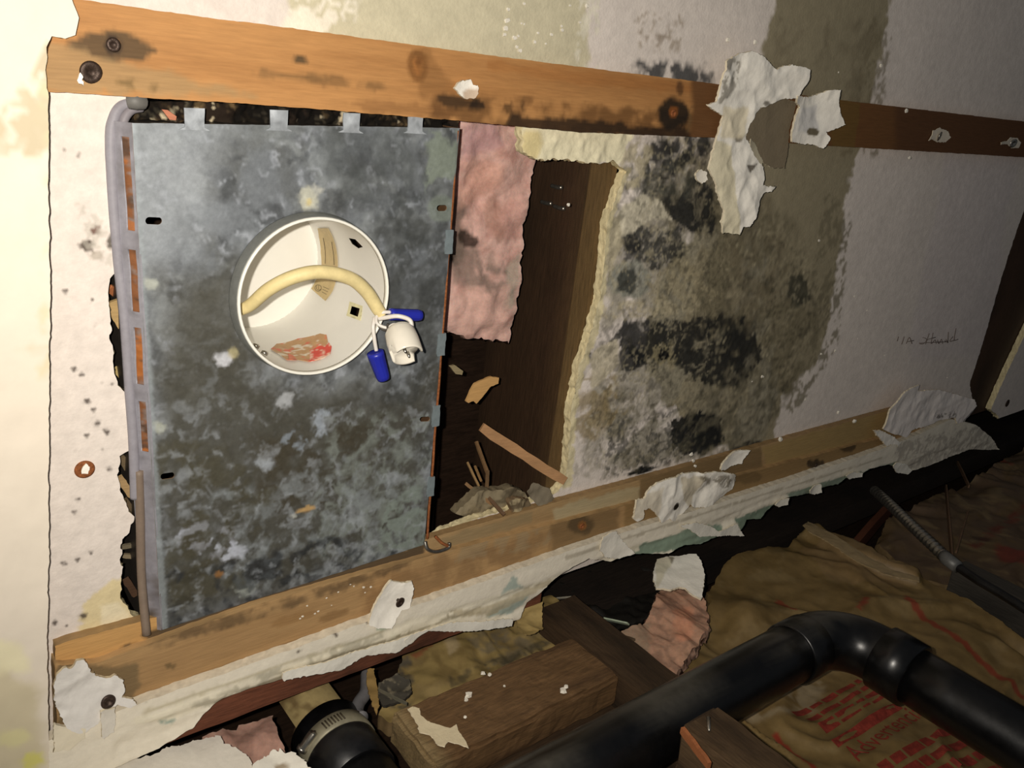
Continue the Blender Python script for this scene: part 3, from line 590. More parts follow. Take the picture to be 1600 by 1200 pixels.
sheet('bottom_plate', CP, plate_outline, [circ, slot(240, 345, 13, 6, 0), slot(262, 744, 11, 5, -10), slot(690, 325, 8, 5, -5), slot(664, 655, 8, 4, -5)], step=.0022, thick=.0012,
      off=lambda u, v: .0007*fbm(u*9, v*9, 3, 5), col=galv_col, side=(170, 140, 110), m=M['galv'], parent=lamp, uvspace=True, rag=.00025, seg=.004, hrag=0, rows=2)
# folded tabs on the upper edge
for i, (x, y) in enumerate([(303, 186), (435, 188), (548, 192), (648, 194)]):
    u, v = CP.uv(x, y)
    pts = [(u-.0078, v-.008), (u+.0078, v-.0085), (u+.0075, v+.006), (u+.012, v+.0082), (u-.012, v+.0082), (u-.0075, v+.006)]
    sheet('tab', Flat(PZ-.0016), pts, step=.003, thick=.0012, col=lambda u, v: paint(u, v, (178, 184, 190), [], CP, [((120, 124, 128), 90, -.1, .4, .5, 5)]), m=M['galv'], parent=lamp, uvspace=True, off=lambda u, v: .0012*fbm(u*70, v*70, 2, i), seed=20+i)
# side walls of the box
class Side:                            # vertical sheet along a line a->b, u along, v up, outward = away from box
    def __init__(s, a, b, nx, ny, sl=0): s.sl = sl; s.a = np.array(a); s.d = (np.array(b)-s.a); s.L = np.linalg.norm(s.d); s.d /= s.L; s.n = (nx, ny)
    def map(s, u, v, o): o = o+v*s.sl; return np.stack([s.a[0]+s.d[0]*u+s.n[0]*o, s.a[1]+s.d[1]*u+s.n[1]*o, PZ+v], -1)
sl = Side((TLx+.0005, TLy), (BLx+.0005, BLy), -1, 0, 1.0)
def rect(a, b, c, d): return [(a, c), (b, c), (b, d), (a, d)]
slots = []
ys = [(215, 362), (392, 490), (515, 605), (632, 712)]
for a, b in ys:
    ua = (CP.uv(210, a)[1]-TLy); ub = (CP.uv(210, b)[1]-TLy); slots.append(rect(ua, ub, .0022, .0070))
def side_col(u, v):
    a = sm(.0, .5, fbm(u*60, v*160, 4, 6))*.5
    c = S(160, 158, 166)*(1-a[:, None])+S(120, 116, 118)*a[:, None]
    b = sm(.05, .45, fbm(u*80, v*120, 4, 16))*sm(.34, .46, u)
    return c*(1-b[:, None])+S(96, 84, 70)*b[:, None]
sheet('side_wall', sl, rect(0, sl.L, .0, .0135), slots, step=.004, thick=.001, col=side_col, m=M['galv'], parent=lamp, uvspace=True, seg=.004, off=lambda u, v: .0006*fbm(u*30, v*30, 2, 4))
si = Side((TLx+.0035, TLy), (BLx+.0035, BLy), -1, 0, 1.0)
sheet('inner_rim', si, rect(.002, si.L-.002, .001, .012), [], step=.002, thick=.001, parent=lamp, uvspace=True, m=M['galv'], seg=.01,
      col=lambda u, v: paint(u, v, (150, 100, 66), [], CP, [((150, 140, 134), 80, -.1, .3, .8, 4), ((92, 74, 62), 100, .0, .4, .8, 6), ((196, 120, 60), 60, .25, .5, .8, 8)]), off=lambda u, v: .0012*fbm(u*150, v*150, 3, 4))
for nm, a, b, n_ in (('side_wall', (TLx, TLy+.001), (TRx, TRy+.001), (0, -1)), ('side_wall', (TRx-.001, TRy), (BRx-.001, BRy), (1, 0)), ('side_wall', (BLx, BLy-.001), (BRx, BRy-.001), (0, 1))):
    s_ = Side(a, b, *n_); sheet(nm, s_, rect(0, s_.L, .002, .15), [], step=.02, thick=.001, col=(112, 84, 60) if n_[0] == 1 else (80, 74, 68), m=M['galv'], parent=lamp, uvspace=True)
sl2 = Side((TLx-.0125, TLy), (BLx-.0125, BLy), -1, 0)
sheet('side_wall', sl2, rect(0, sl2.L, .0138, .15), [], step=.02, thick=.001, col=(70, 64, 58), m=M['galv'], parent=lamp, uvspace=True)
# rusty right edge of the plate
e0 = CP.uv(716, 204); e1 = CP.uv(668, 842)
tube('rusty_edge', [(e0[0]+(e1[0]-e0[0])*t/14, e0[1]+(e1[1]-e0[1])*t/14, PZ+.001+.0006*math.sin(t*2.1)) for t in range(15)], .0015, M['rust'], lamp, 8)
for t in (.24, .48, .66, .85):
    x = e0[0]+(e1[0]-e0[0])*t; y = e0[1]+(e1[1]-e0[1])*t
    sheet('edge_clip', Flat(PZ-.001), [(x-.006, y-.012), (x+.003, y-.012), (x+.0035, y+.012), (x-.006, y+.012)], step=.004, thick=.003, col=(136, 148, 152), m=M['galv'], parent=lamp, uvspace=True, rag=.0008)
# the can
class Cyl:
    def __init__(s, r): s.r = r
    def map(s, u, v, o): r = s.r-o; return np.stack([ccx+r*np.cos(u/s.r), ccy+r*np.sin(u/s.r), v], -1)
    def uv(s, px, py):
        d = ray(px, py); a = d[0]**2+d[1]**2; b = -2*(d[0]*ccx+d[1]*ccy); c = ccx**2+ccy**2-s.r**2
        q = math.sqrt(max(0, b*b-4*a*c)); t = (-b+q)/(2*a); p = d*t
        return (math.atan2(p[1]-ccy, p[0]-ccx)*s.r, p[2]-H)
CY = Cyl(RC); TOP = .120
def hole_px(pts): return [CY.uv(*p) for p in pts]
h1 = hole_px([(549, 478), (562, 482), (559, 495), (546, 490)]); h2 = hole_px([(545, 372), (555, 374), (567, 386), (560, 388), (550, 381)])
h3 = hole_px([(461, 548), (468, 552), (477, 560), (474, 562), (464, 554)])
k0 = -math.pi*RC; k1 = math.pi*RC
ring = [(k0+(k1-k0)*i/72, LZ) for i in range(73)]+[(k1-(k1-k0)*i/72, TOP) for i in range(73)]
def en_col(u, v): return S(236, 234, 226)*(1+.02*fbm(u*20, v*20, 2, 3))[:, None]
sheet('can_reflector', CY, ring, [h1, h2, h3], step=.005, thick=.0008, col=en_col, side=(40, 36, 30), m=M['enamel'], parent=lamp, uvspace=True)
disc = [(ccx+RC*math.cos(i*math.tau/64), ccy+RC*math.sin(i*math.tau/64)) for i in range(64)]
sheet('can_top', Flat(TOP), disc, [], step=.01, thick=.001, col=(236, 234, 226), m=M['enamel'], parent=lamp, uvspace=True)
# lip (white) and the bare metal collar outside it
def lathe(name, prof, m, col, parent, seg=72):
    V = []; F = []; n = len(prof)
    for i in range(seg):
        a = i*math.tau/seg
        for r, z in prof: V.append((ccx+r*math.cos(a), ccy+r*math.sin(a), z))
    for i in range(seg):
        for k in range(n): F.append([i*n+k, ((i+1) % seg)*n+k, ((i+1) % seg)*n+(k+1) % n, i*n+(k+1) % n])
    return link(name, V, F, m, np.ones((len(V), 3))*S(*col), parent)
lathe('white_lip', [(RC-.0006, LZ+.004), (RC-.0004, LZ-.0006), (RC+.0006, LZ-.0016), (RC+.002, LZ-.0008), (RC+.0022, LZ+.001), (RC+.001, LZ+.004)], M['enamel'], (240, 238, 228), lamp)
lathe('can_collar', [(RC+.0022, LZ+.0008), (RC+.0028, LZ+.001), (RC+.003, PZ-.004), (RC+.0042, PZ-.0028), (RC+.0042, PZ-.0014), (RC+.0012, PZ-.0012), (RC+.0012, LZ+.002)], M['galv'], (118, 120, 116), lamp)
# stickers inside the can
CK = Cyl(RC-.0013)
def sticker(name, pts, col, label=None, mottle=None, m='cable'):
    q = [(a, min(b, TOP-.003)) for a, b in (CK.uv(*p) for p in pts)]
    o = sheet(name, CK, q, [], step=.0025, thick=.0003, col=lambda u, v: paint(u, v, col, [], CK, mottle), m=M[m], parent=lamp, uvspace=True, seg=.002, rag=.0)
    if label: o['label'] = label
    return o
sticker('rating_label', [(496, 357), (512, 357), (521, 375), (526, 396), (527, 420), (524, 440), (519, 455), (508, 470), (496, 460), (486, 451), (494, 437), (502, 420), (501, 395), (498, 370)], (206, 184, 136), 'tan paper rating label')
sticker('warning_label', [(423, 545), (432, 537), (465, 529), (500, 521), (510, 523), (512, 533), (517, 541), (516, 552), (505, 560), (482, 565), (466, 562), (448, 562), (436, 553)], (196, 156, 112), 'peeled brown and red warning label', [((226, 96, 78), 120, .15, .4, .7, 9), ((236, 230, 214), 160, .35, .5, .8, 10)])
sticker('warning_label', [(484, 548), (500, 541), (508, 543), (514, 536), (518, 542), (516, 554), (505, 560), (484, 565)], (220, 84, 70), 'torn red scrap of the warning label', [((238, 214, 190), 170, .2, .4, .8, 11)]).location += Vector((0, -.0006, 0))
sticker('label_scrap', [(450, 553), (458, 556), (464, 563), (452, 563)], (220, 130, 100), 'small torn red scrap').location += Vector((0, -.0006, 0))
CK = Cyl(RC-.0009)
rimq = [CK.uv(*p) for p in [(546, 471), (566, 478), (563, 501), (541, 493)]]
sheet('slot_rim', CK, rimq, [[CK.uv(*p) for p in [(549, 478), (562, 482), (559, 495), (546, 490)]]], step=.003, thick=.0004, col=(226, 220, 176), m=M['cable'], parent=lamp, uvspace=True)
# small print on the rating label (a listing mark in a ring and two lines)
CK = Cyl(RC-.0018)
RLAB = bpy.data.objects['rating_label']
def print_on(pts, wd, name='print', m='black'):
    q = [CK.uv(*p) for p in pts]; P3 = [tuple(CK.map(np.array([a]), np.array([b]), np.array([0.]))[0]) for a, b in q]
    return tube(name, P3, wd, M[m], RLAB, 5, smooth_n=3)
print_on([(497+5*math.cos(t*math.tau/10), 450+5*math.sin(t*math.tau/10)) for t in range(11)], .00022)
print_on([(495, 447), (494.5, 451), (497, 453)], .0002); print_on([(498, 446), (498, 453), (501, 452)], .0002)
print_on([(505, 372), (508, 392), (508, 412)], .0003); print_on([(518, 378), (521, 398), (522, 414)], .0003)
for a, b in (((505, 448), (514, 452)), ((504, 452), (512, 456)), ((503, 456), (510, 460))): print_on([a, ((a[0]+b[0])/2, (a[1]+b[1])/2), b], .0002)
# screws inside the lip
for x, y in ((400, 541), (413, 552)):
    q = CK.uv(x, y); p = CK.map(np.array([q[0]]), np.array([q[1]]), np.array([0.]))[0]
    d = Vector((ccx-p[0], ccy-p[1], 0)).normalized()
    tube('rivet', [Vector(p)-d*.001, Vector(p)+d*.0015, Vector(p)+d*.0025], [.0032, .0030, .0012], M['steel'], lamp, 12, smooth_n=1)
# bracket foot at the lower right corner of the plate
tube('bracket_foot', [P(664, 846, -.02), P(668, 858, -.024), P(682, 862, -.024), (P(700, 856, -.022)), P(702, 848, -.021)], .0022, M['steel'], lamp, 8)
tube('bracket_foot', [P(680, 838, -.018), P(690, 848, -.021), P(700, 853, -.022)], .0018, M['rust'], lamp, 8)

# ------------------------------------------------------------------ lamp holder on its cable
hold = thing('lamp_holder', P(600, 490, -.03), 'white ceramic lamp holder with blue wire nuts hanging from the can', 'lamp holder')
tube('sleeve', [P(376, 484, .004), P(392, 476, -.004), P(420, 452, -.02), (P(458, 433, -.03)), P(500, 425, -.034), P(545, 434, -.034), P(572, 455, -.033), P(590, 482, -.033), P(597, 492, -.034)], [.0052, .0056, .006, .0062, .0062, .0063, .0063, .0062, .0055], M['cable'], hold, 14, (226, 208, 152))
tube('lead_wire', [P(594, 486, -.033), P(588, 496, -.036), P(590, 506, -.04), (P(604, 512, -.045)), P(616, 507, -.05), P(628, 512, -.055)], .0016, M['wire'], hold, 8)
tube('lead_wire', [P(592, 498, -.036), P(604, 496, -.042), P(622, 494, -.05), P(640, 500, -.055), P(643, 512, -.058), P(640, 520, -.058)], .0022, M['wire'], hold, 8)
tube('lead_wire', [P(590, 492, -.035), P(598, 488, -.038), P(612, 488, -.04)], .0018, M['wire'], hold, 8)
tube('lead_wire', [P(586, 496, -.034), P(583, 510, -.038), P(585, 530, -.04), P(588, 548, -.041)], .0019, M['wire'], hold, 8)
tube('lead_wire', [P(588, 500, -.035), P(594, 512, -.04), P(604, 516, -.045), P(606, 506, -.047)], .0012, M['cable'], hold, 8, (70, 66, 60))
def nut(a, b, r0, r1):
    a = Vector(a); b = Vector(b); d = (b-a).normalized(); n_ = d.orthogonal().normalized(); bi = d.cross(n_)
    V = []; F = []; prof = [(0, r0*.75), (.0, r0), (.12, r0*1.02), (.14, r0*.98), (.85, r1), (.97, r1*.9), (1, r1*.6)]; sg = 36
    for t, r in prof:
        for k in range(sg):
            rr = r*(1+(.05 if k % 3 == 0 else -.02)*(1 if .13 < t < .9 else 0)); an = k*math.tau/sg; V.append(a+(b-a)*t+(n_*math.cos(an)+bi*math.sin(an))*rr)
    for i in range(len(prof)-1):
        for k in range(sg): F.append([i*sg+k, i*sg+(k+1) % sg, (i+1)*sg+(k+1) % sg, (i+1)*sg+k])
    F.append(list(range(sg))); F.append([(len(prof)-1)*sg+k for k in range(sg)][::-1])
    o = link('wire_nut', [tuple(p) for p in V], F, M['blue'], None, hold); o['label'] = 'blue plastic wire nut'
nut(P(609, 491, -.040), P(659, 493, -.044), .0056, .0056)
nut(P(586, 550, -.040), P(600, 594, -.044), .0080, .0064)
# porcelain body: a short cup with a cut-away notch and two contacts
sa = P(622, 512, -.052); sb = P(637, 556, -.078)
ax = (sb-sa).normalized(); n1 = ax.orthogonal().normalized(); n2 = ax.cross(n1)
prof = [(0, .004), (0, .0085), (.06, .0118), (.2, .0145), (.5, .0152), (.95, .0150), (1, .0144), (.98, .0128), (.80, .0118), (.78, .001)]
V = []; F = []; sg = 40; Lh = (sb-sa).length
for i, (t, r) in enumerate(prof):
    for k in range(sg):
        an = k*math.tau/sg; tt = t
        if i in (5, 6, 7) and (4 <= k <= 9 or 22 <= k <= 27): tt = t-.30
        V.append(tuple(sa+ax*(Lh*tt)+(n1*math.cos(an)+n2*math.sin(an))*r))
for i in range(len(prof)-1):
    for k in range(sg): F.append([i*sg+k, i*sg+(k+1) % sg, (i+1)*sg+(k+1) % sg, (i+1)*sg+k])
F.append(list(range(sg))); F.append([(len(prof)-1)*sg+k for k in range(sg)])
SOCK = link('socket_body', V, F, M['porcelain'], None, hold)
for sgn in (-1, 1):
    c_ = sa+ax*(Lh*.78)+n1*(.005*sgn); tube('contact', [c_, c_+ax*.004, c_+ax*.0065], [.0016, .0016, .0008], M['steel'], SOCK, 10, smooth_n=1)

# ------------------------------------------------------------------ cables beside the box
tag(tube('grey_cable', [P(222, 158, .004), P(204, 160, .003), P(187, 168, .002), P(178, 184, .001), P(173, 215, .0), P(176, 300, .0), P(184, 400, .0), P(195, 500, -.001), P(202, 600, -.002), P(208, 680, -.003), P(210, 740, -.004), P(211, 778, -.004)],
         .0042, M['cable'], None, 12, (146, 143, 150)), 'grey cable running down between white board and metal box', 'cable')
tag(tube('grey_cable', [P(221, 168, .002), P(205, 172, .0), P(194, 186, -.001), P(189, 210, -.001), P(187, 232, .002), P(190, 262, .008)], .0035, M['cable'], None, 12, (136, 131, 136)), 'short grey cable bending round the upper left box corner', 'cable')
tag(tube('rusty_rod', [P(217, 735, -.006), P(219, 800, -.006), P(221, 900, -.006), P(229, 992, -.019)], .0038, M['cable'], None, 12, (128, 112, 98)), 'brown-grey rod beside the lower left edge of the metal box', 'rod')

# ------------------------------------------------------------------ inside the hole
wl = [(690, 160), (832, 162), (842, 250), (826, 330), (806, 480), (800, 538), (770, 534), (735, 530), (706, 518), (690, 522), (670, 530), (660, 400)]
CI = Flat(.062)
il = [([(700, 380), (740, 370), (800, 420), (800, 500), (760, 470), (710, 440)], (128, 112, 102), 10, 10, 40, .8, (40, -.5, .3, 140)), ([(700, 300), (730, 310), (740, 400), (700, 420)], (112, 98, 88), 8, 8, 50, .8),
      ([(712, 190), (770, 190), (790, 230), (720, 250)], (190, 152, 154), 10, 8, 40, .7), ([(720, 255), (780, 250), (790, 300), (720, 320)], (220, 170, 152), 12, 10, 40, .7), ([(790, 420), (812, 400), (800, 480), (785, 480)], (176, 166, 150), 5, 4, 60, .7),
      ([(720, 450), (790, 450), (795, 530), (710, 515)], (226, 184, 170), 10, 8, 40, .8), (E_(735, 375, 18, 8, 40), (50, 40, 34), 2, 3, 90, .9), (E_(712, 405, 5, 5), (30, 24, 20), 1, 2, 90, .9), (E_(780, 340, 12, 40), (170, 128, 112), 6, 8, 60, .6)]
wlu = [(max(TRx+.006, CI.uv(*p)[0]), CI.uv(*p)[1]) for p in wl]
tag(sheet('pink_insulation', CI, wlu, uvspace=True, step=.004, thick=.03, rag=.003, seg=.004, off=lambda u, v: .011*fbm(u*16, v*16, 3, 31)+.0016*fbm(u*90, v*60, 3, 33)-.01*sm(CI.uv(760, 490)[1], CI.uv(760, 535)[1], v),
          col=lambda u, v: paint(u, v, (220, 180, 168), il, CI, [((186, 136, 124), 40, -.3, .6, .6, 141)]), side=(176, 140, 126), m=M['pink'], crumb=.004, rows=5), 'pink fibreglass insulation hanging in the hole between metal plate and joist', 'insulation')
def stick(name, a, b, wdt, th, col, label, cat, m='wood', nseg=8, sd=1, group=None):
    a = Vector(a); b = Vector(b); d = (b-a).normalized(); s_ = d.cross(Vector((0, 0, 1))).normalized(); t_ = s_.cross(d)
    V = []; F = []; rs = random.Random(sd)
    for i in range(nseg+1):
        t = i/nseg; c = a+(b-a)*t; w1 = wdt*.5*(1+rs.uniform(-.12, .12)); w2 = wdt*.5*(1+rs.uniform(-.12, .12))
        if i in (0, nseg): w1 *= .8; w2 *= .9
        for sx, sz in ((-w1, -th/2), (w2, -th/2), (w2, th/2), (-w1, th/2)): V.append(tuple(c+s_*sx+t_*sz))
    for i in range(nseg):
        for k in range(4): F.append([i*4+k, i*4+(k+1) % 4, i*4+4+(k+1) % 4, i*4+4+k])
    F.append([3, 2, 1, 0]); F.append([nseg*4+k for k in range(4)])
    V = np.array(V); o = link(name, V, F, M[m], S(*col)*(1+.15*fbm(V[:, 0]*80, V[:, 1]*80, 2, sd))[:, None], None, False)
    if label: tag(o, label, cat, group)
    return o
stick('wood_shim', P(752, 668, .035), P(882, 752, -.002), .0125, .004, (178, 136, 96), 'tan wood shim lying slantwise across the ceiling hole', 'shim')
stick('wood_splinter', P(744, 690, .06), P(762, 740, .03), .004, .003, (120, 92, 62), 'thin brown splinter upright in the hole under the tan shim', 'splinter', sd=2)
stick('wood_splinter', P(762, 735, .03), P(760, 775, .015), .0035, .003, (110, 86, 60), 'short brown splinter hooked above the debris heap in the hole', 'splinter', sd=3)
stick('wood_splinter', P(730, 722, .05), P(748, 760, .03), .0028, .002, (150, 120, 80), 'pale forked splinter in the hole left of the upright one', 'splinter', sd=4)
stick('wood_splinter', P(742, 728, .05), P(752, 752, .03), .0025, .002, (150, 118, 78), 'small pale splinter crossing the forked one in the hole', 'splinter', sd=5)
stick('wood_splinter', P(727, 755, .03), P(768, 788, .008), .0042, .003, (124, 94, 62), 'brown splinter leaning over the lower edge of the hole', 'splinter', sd=6)
stick('wood_splinter', P(756, 770, .02), P(788, 805, -.012), .0045, .003, (96, 72, 50), 'dark splinter poking out over the lower wood strip', 'splinter', sd=7)
tag(sheet('wood_chip', Flat(.05), [(728, 628), (735, 612), (742, 600), (768, 588), (780, 590), (778, 600), (765, 606), (752, 622), (744, 632), (740, 626), (732, 630)], step=.004, thick=.003, rag=.001, col=(206, 162, 104), m=M['wood']), 'pale torn wood chip in the dark part of the hole', 'wood chip')
tag(sheet('wood_chip', Flat(.05), [(703, 572), (710, 570), (724, 580), (722, 586), (712, 584)], step=.004, thick=.003, rag=.0006, col=(150, 136, 104), m=M['wood']), 'small grey wood chip under the pink insulation in the hole', 'wood chip')
tag(sheet('plaster_lump', Flat(.012), [(712, 802), (730, 786), (742, 772), (755, 765), (770, 768), (800, 760), (820, 768), (828, 785), (800, 795), (770, 800), (740, 812)], step=.003, thick=.012, rag=.002, off=lambda u, v: .005*fbm(u*70, v*70, 3, 3), col=lambda u, v: paint(u, v, (140, 128, 104), [], C0, [((90, 80, 64), 70, -.1, .3, .8, 7)]), side=(120, 108, 86), m=M['plaster'], crumb=.002, rows=3), 'grey lump of plaster debris at the lower edge of the hole', 'plaster lump')
tag(sheet('paper_scrap', Flat(-.008), [(823, 768), (835, 755), (856, 762), (866, 778), (858, 795), (840, 790)], step=.003, thick=.001, rag=.0012, off=lambda u, v: .003*fbm(u*60, v*60, 3, 3), col=(132, 122, 104), m=M['plaster']), 'grey paper scrap at the lower right corner of the hole', 'paper')
tag(sheet('plaster_lump', Flat(-.006), [(797, 785), (812, 778), (828, 782), (832, 800), (824, 818), (806, 820), (796, 812), (800, 798)], step=.002, thick=.008, rag=.0015, off=lambda u, v: .004*fbm(u*90, v*90, 3, 5), col=lambda u, v: paint(u, v, (160, 146, 116), [], C0, [((84, 70, 54), 90, -.1, .3, .8, 8)]), side=(120, 100, 76), m=M['plaster'], crumb=.002, rows=3), 'round crumbling plaster lump on the lower strip below the hole', 'plaster lump')
# staples in the joist
for a, b in (((846, 315), (862, 318)), ((866, 322), (882, 326)), ((862, 290), (878, 293))):
    x = P(890, 497, .0135).x-.0
    pa = P(*a, .04); pb = P(*b, .04)
    xj = (jx+jx2)/2-.002
    def onj(px, py):
        d = ray(px, py); t = xj/d[0]; p = d*t; return Vector((p[0], p[1], p[2]-H))
    tag(tube('staple', [onj(*a), onj((a[0]+b[0])/2, (a[1]+b[1])/2+1), onj(*b)], .0026, M['steel'], None, 8), {846: 'leftmost bent steel staple in the dark joist', 866: 'lower steel staple in the joist with an orange tint', 862: 'uppermost steel staple in the dark joist'}[a[0]], 'staple')
# debris left of the box and above it
rs = random.Random(4)
deb = [((176, 470), (192, 510), .010, (190, 160, 110)), ((170, 450), (186, 462), .007, (176, 110, 70)), ((178, 575), (204, 600), .006, (160, 140, 90)), ((186, 745), (206, 775), .006, (168, 140, 100)), ((190, 855), (235, 845), .004, (120, 110, 90)), ((192, 868), (236, 872), .004, (130, 116, 92)),
       ((196, 905), (212, 930), .006, (84, 62, 46)), ((188, 712), (204, 740), .006, (120, 104, 80)), ((222, 835), (234, 860), .008, (96, 70, 48)), ((195, 780), (214, 812), .005, (90, 76, 56))]
for i, (a, b, wd, c) in enumerate(deb):
    o = stick('wood_splinter', P(*a, .012+.01*(i % 3)), P(*b, .016+.008*((i*2) % 3)), wd, .003, c, None, None, sd=30+i)
    tag(o, ['tan splinter wide as a thumb', 'rusty orange splinter', 'yellow-grey splinter', 'pale tan splinter', 'upper grey crosswise splinter', 'lower grey crosswise splinter', 'dark brown splinter', 'greyish splinter', 'brown splinter hard against the box', 'olive brown splinter'][i]+
        [' in the left gap halfway down', ' in the left gap just above the tan one', ' low in the upper left gap', ' in the left gap beside the end of the grey cable', ' near the bottom of the left gap', ' near the bottom of the left gap', ' at the very bottom of the left gap', ' where the left gap widens again', ' near the bottom of the left gap', ' under the cable end in the left gap'][i], 'splinter', 'splinters in the gap left of the metal box')
tag(sheet('plaster_debris', Flat(.010), [(212, 160), (300, 158), (420, 166), (560, 176), (716, 188), (716, 200), (560, 196), (400, 192), (300, 190), (212, 188)], step=.002, thick=.01, rag=.001,
          off=lambda u, v: .007*fbm(u*70, v*90, 4, 3), col=lambda u, v: paint(u, v, (40, 32, 26), [], C0, [((104, 86, 60), 90, .0, .4, .8, 7), ((200, 186, 156), 130, .4, .55, .9, 9), ((18, 16, 14), 50, -.15, .2, .95, 12)]), m=M['plaster']), 'dark crumbs of debris packed between the upper strip and the metal plate', 'debris', kind='stuff')
tag(tube('metal_clip', [P(200, 158, -.012), P(212, 158, -.014), P(224, 160, -.012)], [.0055, .0065, .0055], M['cable'], None, 12, (104, 102, 98)), 'round grey clip at the upper left corner of the metal box', 'clip')
tag(sheet('orange_chip', Flat(-.006), [(253, 171), (262, 172), (276, 182), (275, 188), (265, 187)], step=.003, thick=.002, col=(186, 120, 92), m=M['wood']), 'small orange chip above the metal plate near its upper left corner', 'wood chip')

# ------------------------------------------------------------------ torn plaster and paper left on the strips
def flap(name, plane, pts, label, cat='torn plaster', col=(248, 243, 232), lay=(), curl=.006, rough_=.003, thick=.003, holes=(), seed=1, side=(226, 214, 188), mott=None, rag=.0012, step=.0022, ax=(0, 0), m='plaster', base=.0):
    q = [plane.uv(*p) for p in pts]; qa = np.array(q); c0 = qa.mean(0); R0 = np.abs(qa-c0).max()
    def off(u, v):
        r = np.sqrt((u-c0[0])**2+(v-c0[1])**2)/R0
        t = ((u-c0[0])*ax[0]+(v-c0[1])*ax[1])/R0
        return base+curl*(r**2)+curl*1.2*t+rough_*(.7*fbm(u*24, v*24, 2, seed+200)+.6*(1-np.abs(fbm(u*30, v*30, 2, seed+205)))+.12*fbm(u*110, v*110, 3, seed+210))
    o = sheet(name, plane, pts, holes, step=step, thick=thick, rag=rag, seg=.0022, frq=350, off=off, col=lambda u, v: paint(u, v, col, list(lay), plane, mott), side=side, m=M[m], seed=seed, crumb=.0008, rows=3)
    return tag(o, label, cat)
F1 = Flat(-.024)
flap('torn_plaster', F1, [(1124, 95), (1145, 84), (1164, 80), (1180, 86), (1192, 98), (1204, 108), (1212, 104), (1225, 100), (1250, 108), (1247, 129), (1240, 140), (1236, 153), (1218, 153), (1205, 158), (1193, 164), (1182, 168), (1175, 176), (1166, 196), (1161, 212), (1167, 225),
     (1172, 240), (1188, 260), (1187, 275), (1183, 289), (1204, 290), (1196, 298), (1185, 300), (1178, 312), (1170, 330), (1160, 350), (1150, 352), (1145, 364), (1119, 361), (1117, 345), (1122, 327), (1112, 290), (1103, 263), (1108, 240), (1113, 223), (1120, 205), (1124, 180), (1100, 164), (1114, 158), (1117, 140), (1120, 120)],
     'largest ragged white plaster flap, tall and hanging over the upper wood strip', lay=[([(1120, 90), (1150, 85), (1145, 130), (1130, 160), (1115, 160)], (140, 134, 122), 3, 4, 110, .8, (120, -.2, .3, 5)), ([(1100, 215), (1140, 225), (1142, 300), (1145, 364), (1110, 364)], (232, 222, 190), 3, 3, 60, .9), ([(1160, 258), (1178, 256), (1166, 268)], (96, 88, 76), 1, 1.5, 90, .9), (E_(1150, 216, 6, 6), (104, 92, 74), 2, 2, 90, .8), (E_(1191, 161, 5, 4), (80, 70, 58), 1.5, 1.5, 90, .8),
     ([(1125, 165), (1165, 170), (1160, 215), (1120, 215)], (232, 220, 190), 4, 4, 60, .8)], curl=.007, rough_=.005, seed=2, base=.004, ax=(.4, 0))
flap('torn_plaster', F1, [(1233, 148), (1257, 152), (1272, 148), (1285, 140), (1296, 139), (1295, 160), (1298, 175), (1303, 193), (1290, 200), (1279, 205), (1284, 214), (1281, 222), (1275, 231), (1262, 225), (1248, 224), (1231, 221), (1231, 203), (1237, 182), (1244, 167), (1235, 160)],
     'white plaster flap right of the largest one, with a round screw hole', lay=[([(1245, 165), (1270, 165), (1268, 205), (1240, 205)], (206, 204, 202), 4, 4, 60, .8), (E_(1262, 205, 8, 7), (110, 102, 84), 1.2, 1, 90, 1)], curl=.008, rough_=.004, seed=4, base=.004, ax=(.5, 0))
flap('torn_paper', F1, [(1172, 236), (1185, 258), (1188, 262), (1190, 250), (1180, 225), (1168, 215)], 'narrow grey paper tongue beside the tall plaster flap', 'torn paper', col=(176, 168, 146), curl=.003, rough_=.001, thick=.001, seed=6)
flap('torn_paper', CS, [(1204, 158), (1225, 154), (1243, 160), (1238, 180), (1232, 202), (1230, 230), (1224, 262), (1205, 262), (1192, 255), (1178, 232), (1163, 215), (1170, 195), (1180, 175), (1192, 166)], 'taupe bare paper patch between the two big plaster flaps', 'torn paper', col=(128, 116, 96), curl=.001, rough_=.001, thick=.001, seed=7, base=.001)
flap('plaster_chip', C0, [(1082, 270), (1090, 264), (1099, 268), (1100, 280), (1092, 286), (1084, 280)], 'small white plaster chip left of the tall plaster flap, by black mould', 'plaster chip', seed=8, rough_=.002, curl=.002, base=.002)
flap('torn_plaster', CS, [(703, 137), (712, 128), (730, 123), (735, 132), (742, 134), (744, 145), (738, 152), (724, 156), (715, 150), (708, 142)], 'small white plaster lump on the upper strip above the box corner', lay=[([(718, 142), (745, 138), (745, 160), (720, 158)], (196, 168, 140), 2, 2, 90, .8)], seed=9, curl=.002, rough_=.003, base=.003)
F3 = Flat(-.026)
flap('torn_plaster', F3, [(570, 970), (574, 955), (586, 930), (598, 910), (605, 903), (622, 906), (637, 902), (640, 912), (637, 932), (634, 944), (622, 950), (612, 962), (604, 974), (585, 974)], 'white torn plaster tongue on the lower strip below the metal plate', seed=10, curl=.004, rough_=.003, base=.005)
